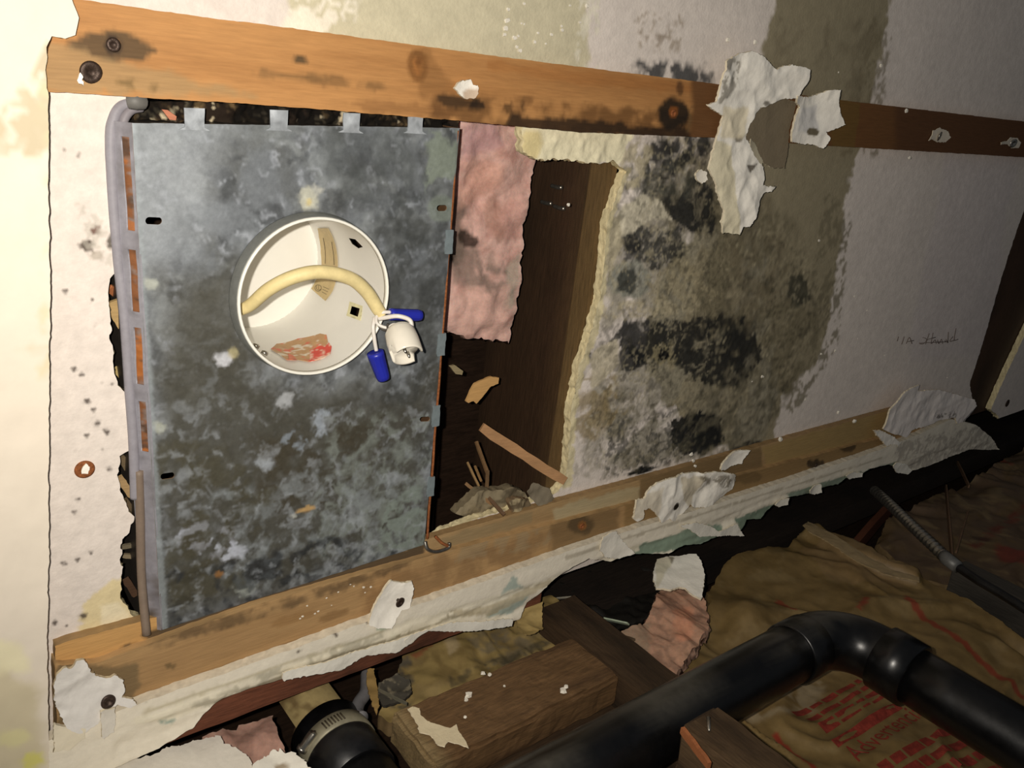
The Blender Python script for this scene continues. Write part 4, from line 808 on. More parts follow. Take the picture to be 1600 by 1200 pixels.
flap('torn_plaster', F3, [(984, 808), (985, 795), (988, 778), (1000, 776), (1008, 765), (1024, 752), (1045, 742), (1062, 738), (1078, 736), (1092, 736), (1108, 732), (1128, 734), (1142, 738), (1145, 748), (1138, 762), (1126, 772), (1112, 782), (1098, 790), (1082, 792), (1075, 786), (1062, 800), (1052, 812), (1040, 808), (1024, 812), (1020, 800), (1008, 790), (998, 792), (996, 806), (990, 811)],
     'swirled white plaster blob with a keyhole spot on the lower strip', lay=[([(1060, 745), (1095, 740), (1075, 790), (1062, 780)], (206, 194, 168), 3, 3, 90, .8), ([(1085, 742), (1145, 735), (1145, 760), (1100, 752)], (120, 110, 92), 3, 4, 110, .8, (110, -.2, .3, 5)), (E_(1050, 788, 4, 7, 25), (40, 34, 26), 1, .8, 90, 1), ([(985, 778), (1030, 760), (1020, 800), (985, 808)], (206, 194, 170), 4, 4, 60, .7)], seed=11, curl=.003, rough_=.006, base=.004)
flap('torn_plaster', F3, [(1119, 731), (1122, 722), (1132, 712), (1145, 703), (1166, 700), (1160, 710), (1154, 722), (1140, 726), (1128, 732)], 'small bright plaster piece just above the swirled blob', seed=12, curl=.003, rough_=.002, base=.004)
flap('torn_plaster', F3, [(1374, 668), (1382, 650), (1384, 638), (1395, 625), (1408, 610), (1420, 603), (1432, 600), (1430, 610), (1460, 607), (1480, 612), (1515, 622), (1518, 632), (1510, 640), (1498, 658), (1490, 660), (1488, 650), (1462, 656), (1445, 664), (1420, 670), (1412, 682), (1400, 678), (1385, 674)],
     'large pale plaster flap at the right end of the lower strip', lay=[([(1456, 648), (1488, 640), (1490, 650), (1458, 652)], (110, 104, 96), 1, 2, 140, .8, (140, -.1, .2, 5))], col=(240, 232, 226), seed=13, curl=.005, rough_=.003, base=.004, ax=(0, -.4))
flap('torn_plaster', F3, [(1362, 671), (1372, 672), (1392, 680), (1400, 688), (1412, 690), (1424, 696), (1418, 700), (1408, 702), (1394, 692), (1382, 696), (1378, 690), (1370, 682)], 'crumbling plaster line below the large pale flap', seed=14, rough_=.003, curl=.001, base=.003, rag=.002)
flap('torn_plaster', F3, [(80, 1062), (84, 1040), (95, 1030), (108, 1034), (118, 1024), (130, 1024), (140, 1044), (152, 1052), (164, 1056), (178, 1050), (190, 1058), (194, 1074), (188, 1084), (204, 1084), (208, 1092), (202, 1099), (190, 1098), (180, 1096), (172, 1105), (160, 1112), (150, 1124), (134, 1134), (118, 1138), (104, 1130), (92, 1110), (82, 1090)],
     'broad white plaster patch at the lower left end of the strip', seed=15, curl=.003, rough_=.004, base=.004, col=(234, 230, 224), side=(196, 180, 150))
flap('torn_plaster', Flat(-.033), [(156, 1110), (164, 1106), (178, 1106), (180, 1130), (178, 1142), (160, 1152)], 'narrow plaster tongue hanging below the screw at lower left', seed=16, curl=.002, rough_=.002, col=(226, 220, 208))
flap('torn_plaster', Flat(-.033), [(84, 1130), (110, 1138), (134, 1138), (132, 1152), (110, 1170), (84, 1172)], 'low cream plaster patch in the lower left corner of the strip', seed=17, curl=.001, rough_=.002, col=(236, 226, 202))
for i, (pts, lb_) in enumerate([
    ([(935, 858), (940, 838), (952, 830), (960, 828), (972, 845), (988, 862), (965, 872), (945, 870)], 'white plaster knob on the torn strip below the rusty screw'),
    ([(1060, 820), (1085, 815), (1110, 822), (1122, 830), (1150, 818), (1160, 836), (1128, 836), (1092, 838), (1075, 826)], 'long white paper curl along the green torn edge'),
    ([(1318, 742), (1330, 737), (1346, 738), (1344, 744), (1325, 748)], 'small white curl on the torn edge below the strip knots'),
    ([(1262, 765), (1272, 758), (1282, 756), (1281, 768), (1272, 772), (1263, 770)], 'white chip on the torn edge, left of the small curl'),
    ([(1208, 788), (1218, 780), (1230, 776), (1228, 787), (1215, 791)], 'white chip on the torn edge, above the folded kraft corner'),
    ([(1394, 728), (1400, 722), (1414, 724), (1422, 734), (1416, 740), (1400, 738)], 'rounded white plaster chip on the torn edge, rightmost'),
    ([(640, 990), (700, 972), (760, 968), (800, 965), (798, 976), (740, 984), (700, 986), (668, 984), (650, 996), (632, 1008), (630, 998)], 'bright white torn lip along the middle of the drywall strip'),
    ([(440, 1050), (500, 1034), (560, 1016), (600, 1004), (640, 990), (632, 1006), (622, 1016), (570, 1024), (535, 1044), (480, 1054), (440, 1062)], 'bright white torn lip on the drywall strip left of the middle')]):
    flap('torn_paper', Flat(-.034), pts, lb_, 'torn paper', seed=20+i, curl=.002, rough_=.002, thick=.0015, base=.001, col=(238, 234, 222), step=.002)
# screws
def screw(px, py, z, r, label, tilt=(0, 0), m='screw', halo=None):
    c = P(px, py, z); V = []; F = []; sg = 24
    prof = [(.0, .0003), (.35, .0003), (.42, -.0), (.8, .0), (1, -.0008), (.95, -.0018), (.35, -.0035), (.3, -.007)]
    for q, dz in prof:
        for k in range(sg):
            an = k*math.tau/sg; rr = q*r; cross = q < .4 and dz > 0
            x, y = rr*math.cos(an), rr*math.sin(an)
            V.append((c.x+x, c.y+y, z-.0015-dz+x*tilt[0]+y*tilt[1] + (.0014 if cross else 0)))
    for i in range(len(prof)-1):
        for k in range(sg): F.append([i*sg+k, i*sg+(k+1) % sg, (i+1)*sg+(k+1) % sg, (i+1)*sg+k])
    F.append(list(range(sg)))
    return tag(link('drywall_screw', V, F, M[m], None), label, 'screw')
screw(142, 113, SZ, .0078, 'dark round screw head at the left end of the upper strip', (.1, .1))
screw(177, 70, SZ, .0050, 'dark sunken screw in the large dark knot')
screw(1468, 213, -.0235, .0075, 'steel screw with torn plaster ring on the upper strip, right side', m='steel', tilt=(.3, .2))
screw(1583, 224, -.0235, .0075, 'steel screw at the far right end of the upper strip', m='steel', tilt=(-.3, .2))
screw(625, 941, -.038, .0060, 'dark screw in the white plaster tongue below the plate', (.2, .1))
screw(169, 1096, -.032, .0064, 'dark screw in the broad plaster patch at lower left', (.1, -.2))
screw(132, 733, -.001, .0080, 'copper-coloured screw head in the white board left of the box', m='rust')
screw(1052, 177, SZ, .0045, 'orange rusted screw in the black-stained end of the upper strip', m='rust')
screw(909, 822, SZ, .0042, 'orange rusted screw in the lower strip right of the hole', m='rust')
screw(1275, 727, SZ, .0045, 'dull screw in the lower strip near its right knots')
screw(1574, 630, -.001, .009, 'dark screw in the pale board at the far right edge')
flap('plaster_chip', C0, [(127, 727), (134, 722), (139, 728), (134, 740), (126, 738)], 'white filler crumb on the copper-coloured screw head', 'plaster chip', seed=31, curl=0, rough_=.0008, base=.003, thick=.001)
flap('plaster_chip', CS, [(119, 118), (125, 112), (128, 125), (132, 133), (122, 131)], 'white filler crumb beside the dark screw on the upper strip', 'plaster chip', seed=32, curl=0, rough_=.0008, base=.002, thick=.001)
flap('torn_paper', CS, [(1456, 204), (1466, 200), (1478, 205), (1482, 214), (1474, 222), (1462, 222), (1454, 217), (1448, 219), (1454, 211)], 'pale torn paper at the steel screw on the dark strip', 'torn paper', seed=33, curl=.002, rough_=.001, base=.002, thick=.001, col=(206, 196, 180))
flap('torn_paper', CS, [(1560, 222), (1572, 220), (1576, 215), (1588, 216), (1592, 223), (1588, 231), (1578, 231), (1573, 225), (1560, 225)], 'pale torn paper with a tail at the far right screw', 'torn paper', seed=34, curl=.002, rough_=.001, base=.002, thick=.001, col=(206, 196, 180))
# loose gypsum crumbs stuck to the surfaces
def crumbs(name, spots, label, seed, z=0.0, plane=None):
    rs = random.Random(seed); V = []; F = []
    for (x, y, s_) in spots:
        c = P(x, y, z) if plane is None else W(x, y, plane)
        b = len(V); n_ = 6
        for zz, k in ((0, 1), (.7, .8)):
            for i in range(n_):
                an = i*math.tau/n_; r = s_*k*rs.uniform(.6, 1.2)
                if plane is None: V.append((c.x+r*math.cos(an)*1.3, c.y+r*math.sin(an), z-zz*s_+.0005))
                else: V.append((c.x+r*math.cos(an), plane-zz*s_+.0005, c.z+r*math.sin(an)))
        for i in range(n_): F.append([b+i, b+(i+1) % n_, b+n_+(i+1) % n_, b+n_+i])
        F.append([b+n_+i for i in range(n_)])
    return tag(link(name, V, F, M['chip'], None, None, False), label, 'crumbs', kind='stuff')
rs = random.Random(12)
crumbs('gypsum_crumbs', [(1376, 103, .003), (1310, 113, .0014), (1280, 133, .0012), (1279, 376, .0025), (1335, 463, .0018), (1355, 485, .0018), (1305, 548, .0022), (1441, 503, .0015), (1340, 529, .0015), (1191, 588, .003), (1175, 596, .0015), (1480, 590, .0015), (1420, 574, .0015), (1258, 624, .0025), (1310, 644, .0035), (1202, 251, .0025), (1217, 173, .002), (1180, 66, .003), (1137, 62, .003), (1283, 553, .002), (1382, 555, .0018)]+
       [(rs.uniform(800, 930), rs.uniform(5, 80), rs.uniform(.0012, .0024)) for _ in range(16)]+[(794, 15, .002), (792, 32, .003), (790, 44, .003), (788, 54, .002)], 'white gypsum crumbs sprinkled over the ceiling board', 3)
crumbs('gypsum_crumbs', [(1416, 173, .0035), (1421, 246, .003), (1450, 640, .003), (1335, 658, .004), (1219, 686, .0045), (1350, 708, .003), (888, 320, .002), (1080, 710, .003), (1083, 720, .003), (1086, 728, .0025)]+[(rs.uniform(430, 1120), 0, 0) for _ in range(0)]+[(465+i*9+rs.uniform(-4, 4), 962-i*4+rs.uniform(-14, 14), rs.uniform(.0008, .0016)) for i in range(14)], 'white gypsum crumbs sprinkled over the wood strips', 5, z=SZ)
# pencil handwriting on the board: strokes
hw = thing('handwriting', P(1448, 530), 'faint dark pencil handwriting on the grey board near the right edge', 'handwriting')
for st in ([(1402, 533), (1404, 526)], [(1409, 538), (1413, 526)], [(1416, 537), (1421, 527), (1425, 537)], [(1417, 534), (1428, 532)], [(1441, 527), (1448, 530), (1443, 537), (1437, 537)], [(1452, 521), (1446, 538)], [(1447, 531), (1462, 527)], [(1458, 520), (1455, 537), (1461, 531), (1463, 537)], [(1465, 531), (1467, 537), (1471, 530), (1473, 537)],
           [(1476, 532), (1481, 535), (1478, 530)], [(1482, 519), (1481, 536)], [(1489, 526), (1484, 533), (1491, 532)], [(1494, 513), (1491, 531), (1497, 530)], [(1436, 536), (1478, 534)]):
    tube('pencil_stroke', [P(x, y, -.0009) for x, y in st], .0007, M['ink'], hw, 4, smooth_n=3)

# ================================================================== THE OPEN WALL
redw = woodcol((116, 70, 50), (58, 36, 26), 3, (8, 90, 90), -.2, .5, .8)
plx = W(850, 935, .63).x
tag(box('top_plate', -.25, plx, .606, .640, -.0175, -.0005, M['woodx'], redw, step=.012, bev=.001, rough=.0006), 'red-brown top plate edge under the torn drywall strip', 'beam')
tag(box('ceiling_joist', plx-.02, 3.2, .70, .745, -.005, .14, M['woodx'], woodcol((40, 32, 26), (18, 15, 13), 9, (8, 60, 60)), step=.03), 'cross joist painted near-black for the dark gap above the kraft insulation', 'joist')  # darkness of the open gap put into the wood colour
# vertical stud and lower notched block
sx0 = W(1052, 1130, .655).x; sx1 = W(1132, 1115, .655).x
dw = woodcol((70, 54, 38), (36, 28, 20), 12, (60, 60, 5), -.3, .5, .8)
tag(box('wall_stud', sx0, sx1, .652, .735, -1.2, -.012, M['woodv'], dw, step=.02, rough=.0008), 'dark vertical stud behind the black pipe, right of the short block', 'stud')
nb0 = W(1062, 1132, .560); nb1 = W(1118, 1108, .560)
tag(box('wall_stud', nb0.x, nb1.x+.004, .556, .650, -1.2, (nb0.z+nb1.z)/2, M['woodv'], woodcol((84, 66, 46), (40, 30, 20), 14, (50, 50, 5), -.3, .5, .85), step=.015, bev=.004, rough=.0015), 'sawn-off dark post end below the black pipe at the bottom edge', 'stud')
tag(tube('nail', [W(1107, 1122, .553), W(1108, 1142, .553)], [.0024, .0012], M['steel'], None, 8), 'bright nail in the sawn-off post end', 'nail')
stick('wood_splinter', W(1066, 1140, .552), W(1108, 1196, .552), .008, .004, (150, 92, 56), 'orange-brown sliver on the face of the sawn-off post', 'splinter', sd=9)
# short horizontal block
a = W(609, 1113, .650); b = W(885, 1001, .650); c = W(690, 1200, .650); d = W(952, 1062, .650)
bz1 = (a.z+b.z)/2; bz0 = (c.z+d.z)/2
def blk(V):
    cc = woodcol((104, 78, 50), (68, 48, 30), 18, (7, 60, 60), -.2, .5, .7)(V)
    e = sm(a.x+.03, a.x+.004, V[:, 0]); return cc*(1-e[:, None])+S(134, 114, 80)*e[:, None]
tag(box('blocking', a.x, sx0-.003, .648, .690, bz0, bz1, M['woodx'], blk, step=.008, bev=.004, rough=.0015), 'short brown wood block with a light end, above the black pipe', 'block')
tag(box('blocking', a.x+.03, sx0-.003, .694, .735, bz0-.08, bz0+.01, M['woodx'], woodcol((62, 46, 30), (34, 26, 18), 19, (7, 60, 60)), step=.02), 'board under and behind the short brown block, coloured darker for shade', 'block')  # darker tone paints the shade below the block
flap('torn_paper', Wall(.645), [(637, 1110), (645, 1106), (655, 1108), (657, 1118), (668, 1128), (690, 1134), (704, 1138), (713, 1132), (716, 1142), (726, 1158), (733, 1172), (716, 1164), (700, 1160), (694, 1168), (684, 1165), (672, 1148), (655, 1145), (652, 1132)], 'jagged white paper scrap stuck on the short brown block', 'torn paper', seed=41, curl=.002, rough_=.001, thick=.001, col=(216, 202, 170), rag=.0007, step=.002)
crumbs('gypsum_crumbs', [(732, 1087, .005), (728, 1094, .003), (880, 1080, .0045), (884, 1073, .003), (727, 1120, .002), (788, 1072, .002), (755, 1052, .003), (765, 1054, .003)], 'white plaster crumbs stuck on the short brown block', 8, plane=.646)
# dirty kraft bay above the block
def kraft(name, plane, pts, lay, label, base=(150, 128, 82), amp=.007, seed=1, thick=.02, step=.005, fr=14, extra=None, rag=.003, fine=None, side=(120, 100, 70)):
    def off(u, v):
        r = 1-np.abs(fbm(u*fr+2*fbm(u*6, v*6, 2, seed+5), v*fr*.8, 2, seed+300))*1.4; r = r+.35*(1-np.abs(fbm(u*fr*2.3, v*fr*2.9, 2, seed+310)))
        o = amp*(r-.6)+amp*.8*fbm(u*fr*.5, v*fr*.5, 2, seed+7)
        return o+(extra(u, v) if extra else 0)
    o = sheet(name, plane, pts, [], step=step, thick=thick, rag=rag, seg=.004, frq=90, off=off, col=lambda u, v: paint(u, v, base, lay, plane, [((104, 84, 50), 22, -.1, .5, .5, seed+2), ((146, 126, 88), 30, .1, .6, .4, seed+3)]), side=side, m=M['kraft'], seed=seed, rows=3, crumb=.001, fine=fine)
    o['_off'] = 0; del o['_off']
    return tag(o, label, 'insulation'), off
kraft('kraft_insulation', Wall(.690), [(590, 1120), (612, 1060), (640, 1020), (690, 985), (760, 960), (860, 930), (885, 960), (888, 1010), (870, 1040), (720, 1090), (610, 1130)],
      [([(600, 1040), (645, 1030), (640, 1110), (600, 1110)], (84, 80, 72), 5, 6, 70, .85, (90, -.3, .3, 5)), ([(720, 1000), (860, 960), (880, 1000), (760, 1060)], (108, 100, 84), 6, 7, 70, .7, (70, -.3, .3, 6)), ([(690, 1000), (712, 990), (718, 1020), (700, 1030)], (186, 166, 130), 3, 3, 60, .7), ([(800, 955), (848, 950), (848, 985), (812, 995)], (176, 152, 96), 2, 2, 60, .8),
       ([(640, 1030), (690, 1000), (680, 1010), (650, 1035)], (140, 70, 50), 2, 2, 60, .6), ([(700, 1060), (860, 1000), (860, 1012), (700, 1080)], (70, 64, 50), 3, 4, 90, .7, (80, -.2, .3, 9))],
      'small crumpled dirty kraft insulation above the short brown block', seed=3, amp=.006, fr=16, step=.004, base=(160, 138, 88))
flap('kraft_fold', Wall(.655), [(806, 960), (812, 955), (846, 952), (848, 985), (838, 994), (820, 1000), (808, 985)], 'folded kraft paper corner under the torn drywall strip', 'kraft paper', col=(178, 154, 100), side=(150, 128, 84), seed=44, curl=.006, rough_=.006, thick=.001, m='kraft')
flap('kraft_fold', Wall(.668), [(574, 1048), (584, 1046), (590, 1080), (592, 1108), (588, 1122), (582, 1108), (576, 1085), (572, 1060)], 'torn tan kraft strip hanging right of the clamped pipe', 'kraft paper', col=(166, 136, 84), side=(140, 112, 70), seed=45, curl=.003, rough_=.003, thick=.001, m='kraft')
tag(tube('grey_cable', [W(573, 1052, .69), W(572, 1080, .685), W(560, 1100, .68), W(558, 1116, .675), W(566, 1122, .67)], .0075, M['cable'], None, 12, (128, 126, 128)), 'short grey cable loop right of the clamped pipe', 'cable')
flap('mesh_scrap', Wall(.672), [(592, 1075), (620, 1060), (640, 1070), (642, 1090), (630, 1100), (612, 1106), (598, 1112), (590, 1095)], 'sooty grey rag of debris beside the tan kraft strip', 'debris', col=(78, 74, 66), seed=46, curl=.004, rough_=.006, thick=.003, side=(60, 56, 50), mott=[((140, 130, 108), 110, .1, .4, .8, 4)])
stick('metal_strap', W(592, 1078, .656), W(636, 1100, .656), .004, .0012, (120, 116, 100), 'thin grey metal edge crossing the sooty debris', 'strap', m='galv')
# pink clump and its white scrap
def flf(u, v): return 0
PKp = Wall(.672)
tag(sheet('pink_insulation', PKp, [(1020, 950), (1030, 925), (1045, 914), (1070, 914), (1095, 930), (1106, 955), (1105, 990), (1090, 1010), (1060, 1045), (1015, 1085), (1004, 1060), (1003, 1030), (985, 1015), (960, 1000), (945, 990), (970, 985), (1000, 978), (1012, 968)], step=.003, thick=.02, rag=.003, seg=.003,
          off=lambda u, v: .007*fbm(u*45, v*12, 3, 51)+.0012*fbm(u*120, v*50, 3, 53)+.012*sm(.06, .0, np.abs(u-W(1065, 985, .672).x)),
          col=lambda u, v: paint(u, v, (186, 146, 122), [(E_(1070, 980, 18, 30), (206, 146, 116), 8, 8, 50, .7), ([(950, 985), (1010, 975), (1020, 1030), (990, 1020)], (150, 130, 110), 8, 8, 50, .8)], PKp, [((140, 112, 96), 60, -.1, .4, .6, 55)]), side=(150, 120, 104), m=M['pink'], crumb=.004, rows=4), 'pink fibreglass tuft bulging out left of the kraft insulation', 'insulation')
flap('torn_board_scrap', Wall(.638), [(1020, 905), (1022, 888), (1026, 876), (1040, 872), (1060, 871), (1075, 869), (1088, 870), (1096, 882), (1101, 898), (1099, 920), (1096, 938), (1090, 934), (1080, 930), (1070, 920), (1060, 918), (1048, 924), (1036, 922), (1025, 922)], 'white drywall scrap lying on the pink fibreglass tuft', 'drywall',
     lay=[([(1022, 872), (1052, 872), (1048, 885), (1026, 920)], (214, 206, 180), 2, 2, 60, .8), ([(1044, 872), (1054, 873), (1050, 884)], (90, 80, 66), 1, 1, 90, .7)], seed=47, curl=.003, rough_=.002, thick=.003)
stick('green_paper_sliver', W(945, 967, .675), W(982, 975, .665), .008, .002, (170, 182, 160), 'pale green sliver left of the pink tuft', 'paper', m='plaster', sd=12)
stick('wood_splinter', W(920, 980, .69), W(990, 1000, .66), .007, .003, (96, 80, 60), 'thin brown splinter under the pale green sliver', 'splinter', sd=13)
tag(tube('staple', [W(876, 940, .69), W(880, 950, .685), W(874, 962, .685)], .0022, M['steel'], None, 8), 'bright bent staple in the black gap', 'staple')
stick('wood_splinter', W(870, 935, .70), W(893, 933, .69), .003, .002, (150, 145, 130), 'pale splinter above the bright staple', 'splinter', sd=14)
tag(sheet('dark_gap_sheet', Wall(.705), [(830, 945), (880, 910), (960, 880), (1030, 900), (1030, 940), (1010, 970), (960, 985), (1010, 1040), (960, 1010), (900, 1000), (860, 990)], step=.005, thick=.004, rag=.003, off=lambda u, v: .012*fbm(u*25, v*25, 4, 4), col=(30, 28, 25), m=M['kraft']), 'crumpled near-black sheet standing in for the dark gap behind the pink tuft', 'gap filler')  # near-black sheet added where only the dark of the gap shows
# large kraft-faced batt with red print
KA = Wall(.700)
ka_pts = [(1108, 990), (1104, 930), (1120, 900), (1142, 874), (1168, 862), (1200, 856), (1232, 850), (1250, 832), (1262, 822), (1300, 836), (1345, 866), (1386, 892), (1430, 900), (1480, 925), (1530, 950), (1600, 1003), (1800, 1140), (1800, 1500), (1300, 1500), (1190, 1240), (1100, 1120), (1040, 1090), (1060, 1040)]
RL = (138, 56, 38)
def line(p, q, wd): 
    dx, dy = q[0]-p[0], q[1]-p[1]; L = math.hypot(dx, dy); nx, ny = -dy/L*wd/2, dx/L*wd/2
    return [(p[0]+nx, p[1]+ny), (q[0]+nx, q[1]+ny), (q[0]-nx, q[1]-ny), (p[0]-nx, p[1]-ny)]
kl = [(line((1412, 938), (1620, 1090), 7), RL, 1, .8, 60, .85), (line((1210, 1140), (1275, 1210), 8), (150, 54, 40), 1, .8, 60, .9), (line((1215, 930), (1245, 955), 9), RL, 1.5, 2, 60, .8), (line((1338, 958), (1354, 940), 8), RL, 1.5, 2, 60, .8),
      ([(1110, 1100), (1200, 1080), (1290, 1050), (1290, 1100), (1180, 1120)], (164, 150, 124), 10, 10, 40, .6, (40, -.4, .3, 6)), ([(1300, 840), (1386, 892), (1440, 910), (1400, 920), (1300, 900), (1250, 860)], (136, 112, 78), 6, 5, 40, .6)]
def ridge(u, v):                          # turned-up flange of the batt and the hollow around it
    q = [KA.uv(*p) for p in [(1262, 822), (1345, 866), (1430, 906), (1430, 914), (1340, 880), (1262, 834)]]
    d = sdist(u, v, q); ww = KA.uv(1160, 960); g = np.exp(-((u-ww[0])**2+(v-ww[1])**2)/.0016)
    return .020*sm(.014, -.002, d)+.028*g-.0*u
batt, koff = kraft('kraft_insulation', KA, ka_pts, kl, 'large kraft-faced insulation batt with red print, behind the black pipe', seed=5, amp=.009, fr=9, step=.0045, extra=ridge, base=(126, 104, 64))
flap('kraft_flange', Wall(.668), [(1254, 824), (1262, 817), (1300, 836), (1345, 863), (1388, 890), (1436, 906), (1436, 912), (1384, 900), (1338, 876), (1292, 848), (1262, 832)], 'upturned pale fold edge of kraft paper running to the ribbed conduit', 'kraft paper', col=(150, 130, 96), seed=48, curl=.002, rough_=.003, thick=.002, m='kraft', side=(150, 130, 96))
# printed red words and bars: real text pressed onto the paper, following its wrinkles
def on_kraft(u, v, lift=.0020):
    o = koff(np.array(u), np.array(v)); return KA.map(np.array(u), np.array(v), o+lift)
def print_mesh(name, V2, F, label=None):
    P3 = on_kraft([p[0] for p in V2], [p[1] for p in V2])
    o = link(name, P3, F, M['red'], None, batt, False)
    if label: o['label'] = label
    return o
def word(txt, px, py, size, ang=0.0):
    cu = bpy.data.curves.new('t', 'FONT'); cu.body = txt; cu.size = size; cu.resolution_u = 3
    ob = bpy.data.objects.new('t', cu); COL.objects.link(ob); dg = bpy.context.evaluated_depsgraph_get(); me = bpy.data.meshes.new_from_object(ob.evaluated_get(dg))
    bm = bmesh.new(); bm.from_mesh(me)
    bmesh.ops.triangulate(bm, faces=bm.faces)
    bmesh.ops.subdivide_edges(bm, edges=[e for e in bm.edges if e.calc_length() > .006], cuts=2)
    u0, v0 = KA.uv(px, py); c_, s_ = math.cos(ang), math.sin(ang)
    V2 = [(u0+v.co.x*c_-v.co.y*s_, v0+v.co.x*s_+v.co.y*c_) for v in bm.verts]; bm.verts.index_update(); F = [[v.index for v in f.verts] for f in bm.faces]
    bm.free(); bpy.data.objects.remove(ob); print_mesh('printed_word', V2, F, 'red printed word')
def bar(p, q, wd):
    a_ = np.array(KA.uv(*p)); b_ = np.array(KA.uv(*q)); d_ = (b_-a_)/np.linalg.norm(b_-a_); n_ = np.array([-d_[1], d_[0]])*wd/2; V2 = []; F = []; N_ = 14
    for i in range(N_+1): c_ = a_+(b_-a_)*i/N_; V2 += [tuple(c_+n_), tuple(c_-n_)]
    for i in range(N_): F.append([2*i, 2*i+1, 2*i+3, 2*i+2])
    print_mesh('printed_bar', V2, F)
bar((1303, 1166), (1405, 1102), .011)
word('Advertencia', 1341, 1194, .033, .0)
def dashes(p, q, wd, seed):               # lines of print too small to read
    rs_ = random.Random(seed); t = 0
    a_ = np.array(p, float); b_ = np.array(q, float)
    while t < .95:
        l = rs_.uniform(.10, .28); e = min(1, t+l); bar(tuple(a_+(b_-a_)*t), tuple(a_+(b_-a_)*e), wd*rs_.uniform(.7, 1.1)); t = e+rs_.uniform(.02, .04)
dashes((1374, 1208), (1490, 1136), .012, 1); dashes((1406, 1218), (1520, 1150), .012, 2); dashes((1440, 1226), (1560, 1164), .012, 3); dashes((1284, 1140), (1390, 1074), .014, 5); dashes((1240, 1118), (1345, 1060), .009, 6); dashes((1262, 1128), (1370, 1064), .009, 9)
dashes((1480, 1232), (1600, 1180), .008, 7)
# second batt in the bay further right
KB = Wall(.715)
kb_pts = [(1395, 870), (1370, 850), (1385, 815), (1430, 790), (1480, 765), (1545, 738), (1580, 712), (1640, 690), (1900, 600), (1900, 1150), (1640, 1000), (1560, 940), (1440, 905)]
kraft('kraft_insulation', KB, kb_pts, [(line((1560, 720), (1578, 735), 6), RL, 1.5, 2, 60, .6), (line((1520, 850), (1610, 790), 12), (110, 44, 32), 5, 6, 50, .7, (60, -.4, .2, 6)), (line((1560, 860), (1640, 880), 22), (120, 40, 34), 8, 6, 40, .7), (line((1520, 835), (1550, 840), 5), (50, 36, 26), 2, 2, 60, .7)],
      'brown kraft insulation in the far right bay beyond the conduit', seed=8, amp=.012, fr=9, base=(94, 76, 58), step=.007)
tag(box('wall_stud', W(1500, 880, .655).x-.0, W(1500, 880, .655).x+.04, .665, .735, -1.2, -.245, M['woodv'], woodcol((66, 62, 56), (36, 33, 30), 21, (50, 50, 5)), step=.03, rough=.001), 'dark grey stud edge between the two kraft insulation bays', 'stud')
stick('wood_brace', W(1300, 895, .745), W(1410, 770, .750), .03, .012, (96, 56, 38), None, None, sd=15)
tag(bpy.data.objects['wood_brace'], 'red-brown broken board behind the ribbed conduit', 'board')
for i, (a_, b_) in enumerate([((1478, 760), (1488, 880)), ((1496, 722), (1514, 760)), ((1512, 800), (1494, 862))]):
    stick('wood_splinter', W(*a_, .70), W(*b_, .69), .010 if i == 0 else .007, .003, (104, 80, 60), ['upright brown splinter standing in the far right bay', 'short splinter at the top of the far right bay', 'slanting splinter low in the far right bay'][i], 'splinter', sd=50+i)
# ribbed conduit
co = thing('flexible_conduit', W(1425, 815, .66), 'ribbed grey metal conduit running down into the right insulation bay', 'conduit')
A_ = W(1366, 766, .675); B_ = W(1388, 786, .665); C_ = W(1425, 822, .655); D_ = W(1455, 850, .65); E__ = W(1478, 872, .65)
path = []
ctrl = [A_, B_, C_, D_, E__]
cv = []
for i in range(len(ctrl)-1):
    p0 = ctrl[max(0, i-1)]; p1 = ctrl[i]; p2 = ctrl[i+1]; p3 = ctrl[min(len(ctrl)-1, i+2)]
    for k in range(20):
        t = k/20; cv.append(.5*((2*p1)+(p2-p0)*t+(2*p0-5*p1+4*p2-p3)*t*t+(3*p1-p0-3*p2+p3)*t**3))
L = sum((cv[i+1]-cv[i]).length for i in range(len(cv)-1)); nrib = 26
pts_, rr_ = [], []; cum = 0; per = L/nrib; n_s = nrib*5
cl = [0]
for i in range(len(cv)-1): cl.append(cl[-1]+(cv[i+1]-cv[i]).length)
for k in range(n_s+1):
    s_ = L*k/n_s; j = min(len(cl)-2, max(0, int(np.searchsorted(cl, s_))-1)); t = (s_-cl[j])/(cl[j+1]-cl[j]); pts_.append(cv[j].lerp(cv[j+1], t)); rr_.append(.0088*(1+.16*math.sin(k/5*math.tau)))
tube('ribbed_sleeve', pts_, rr_, M['steel'], co, 16, smooth_n=1)
tube('connector', [W(1474, 868, .648), W(1480, 874, .648), W(1496, 886, .648)], [.010, .011, .010], M['galv'], co, 14, (110, 110, 108), smooth_n=1)
tag(tube('cable', [W(1494, 884, .650), W(1530, 908, .650), W(1580, 938, .650), W(1700, 1015, .650)], .007, M['abs'], None, 12), 'dark cable continuing from the ribbed conduit to the right edge', 'cable')

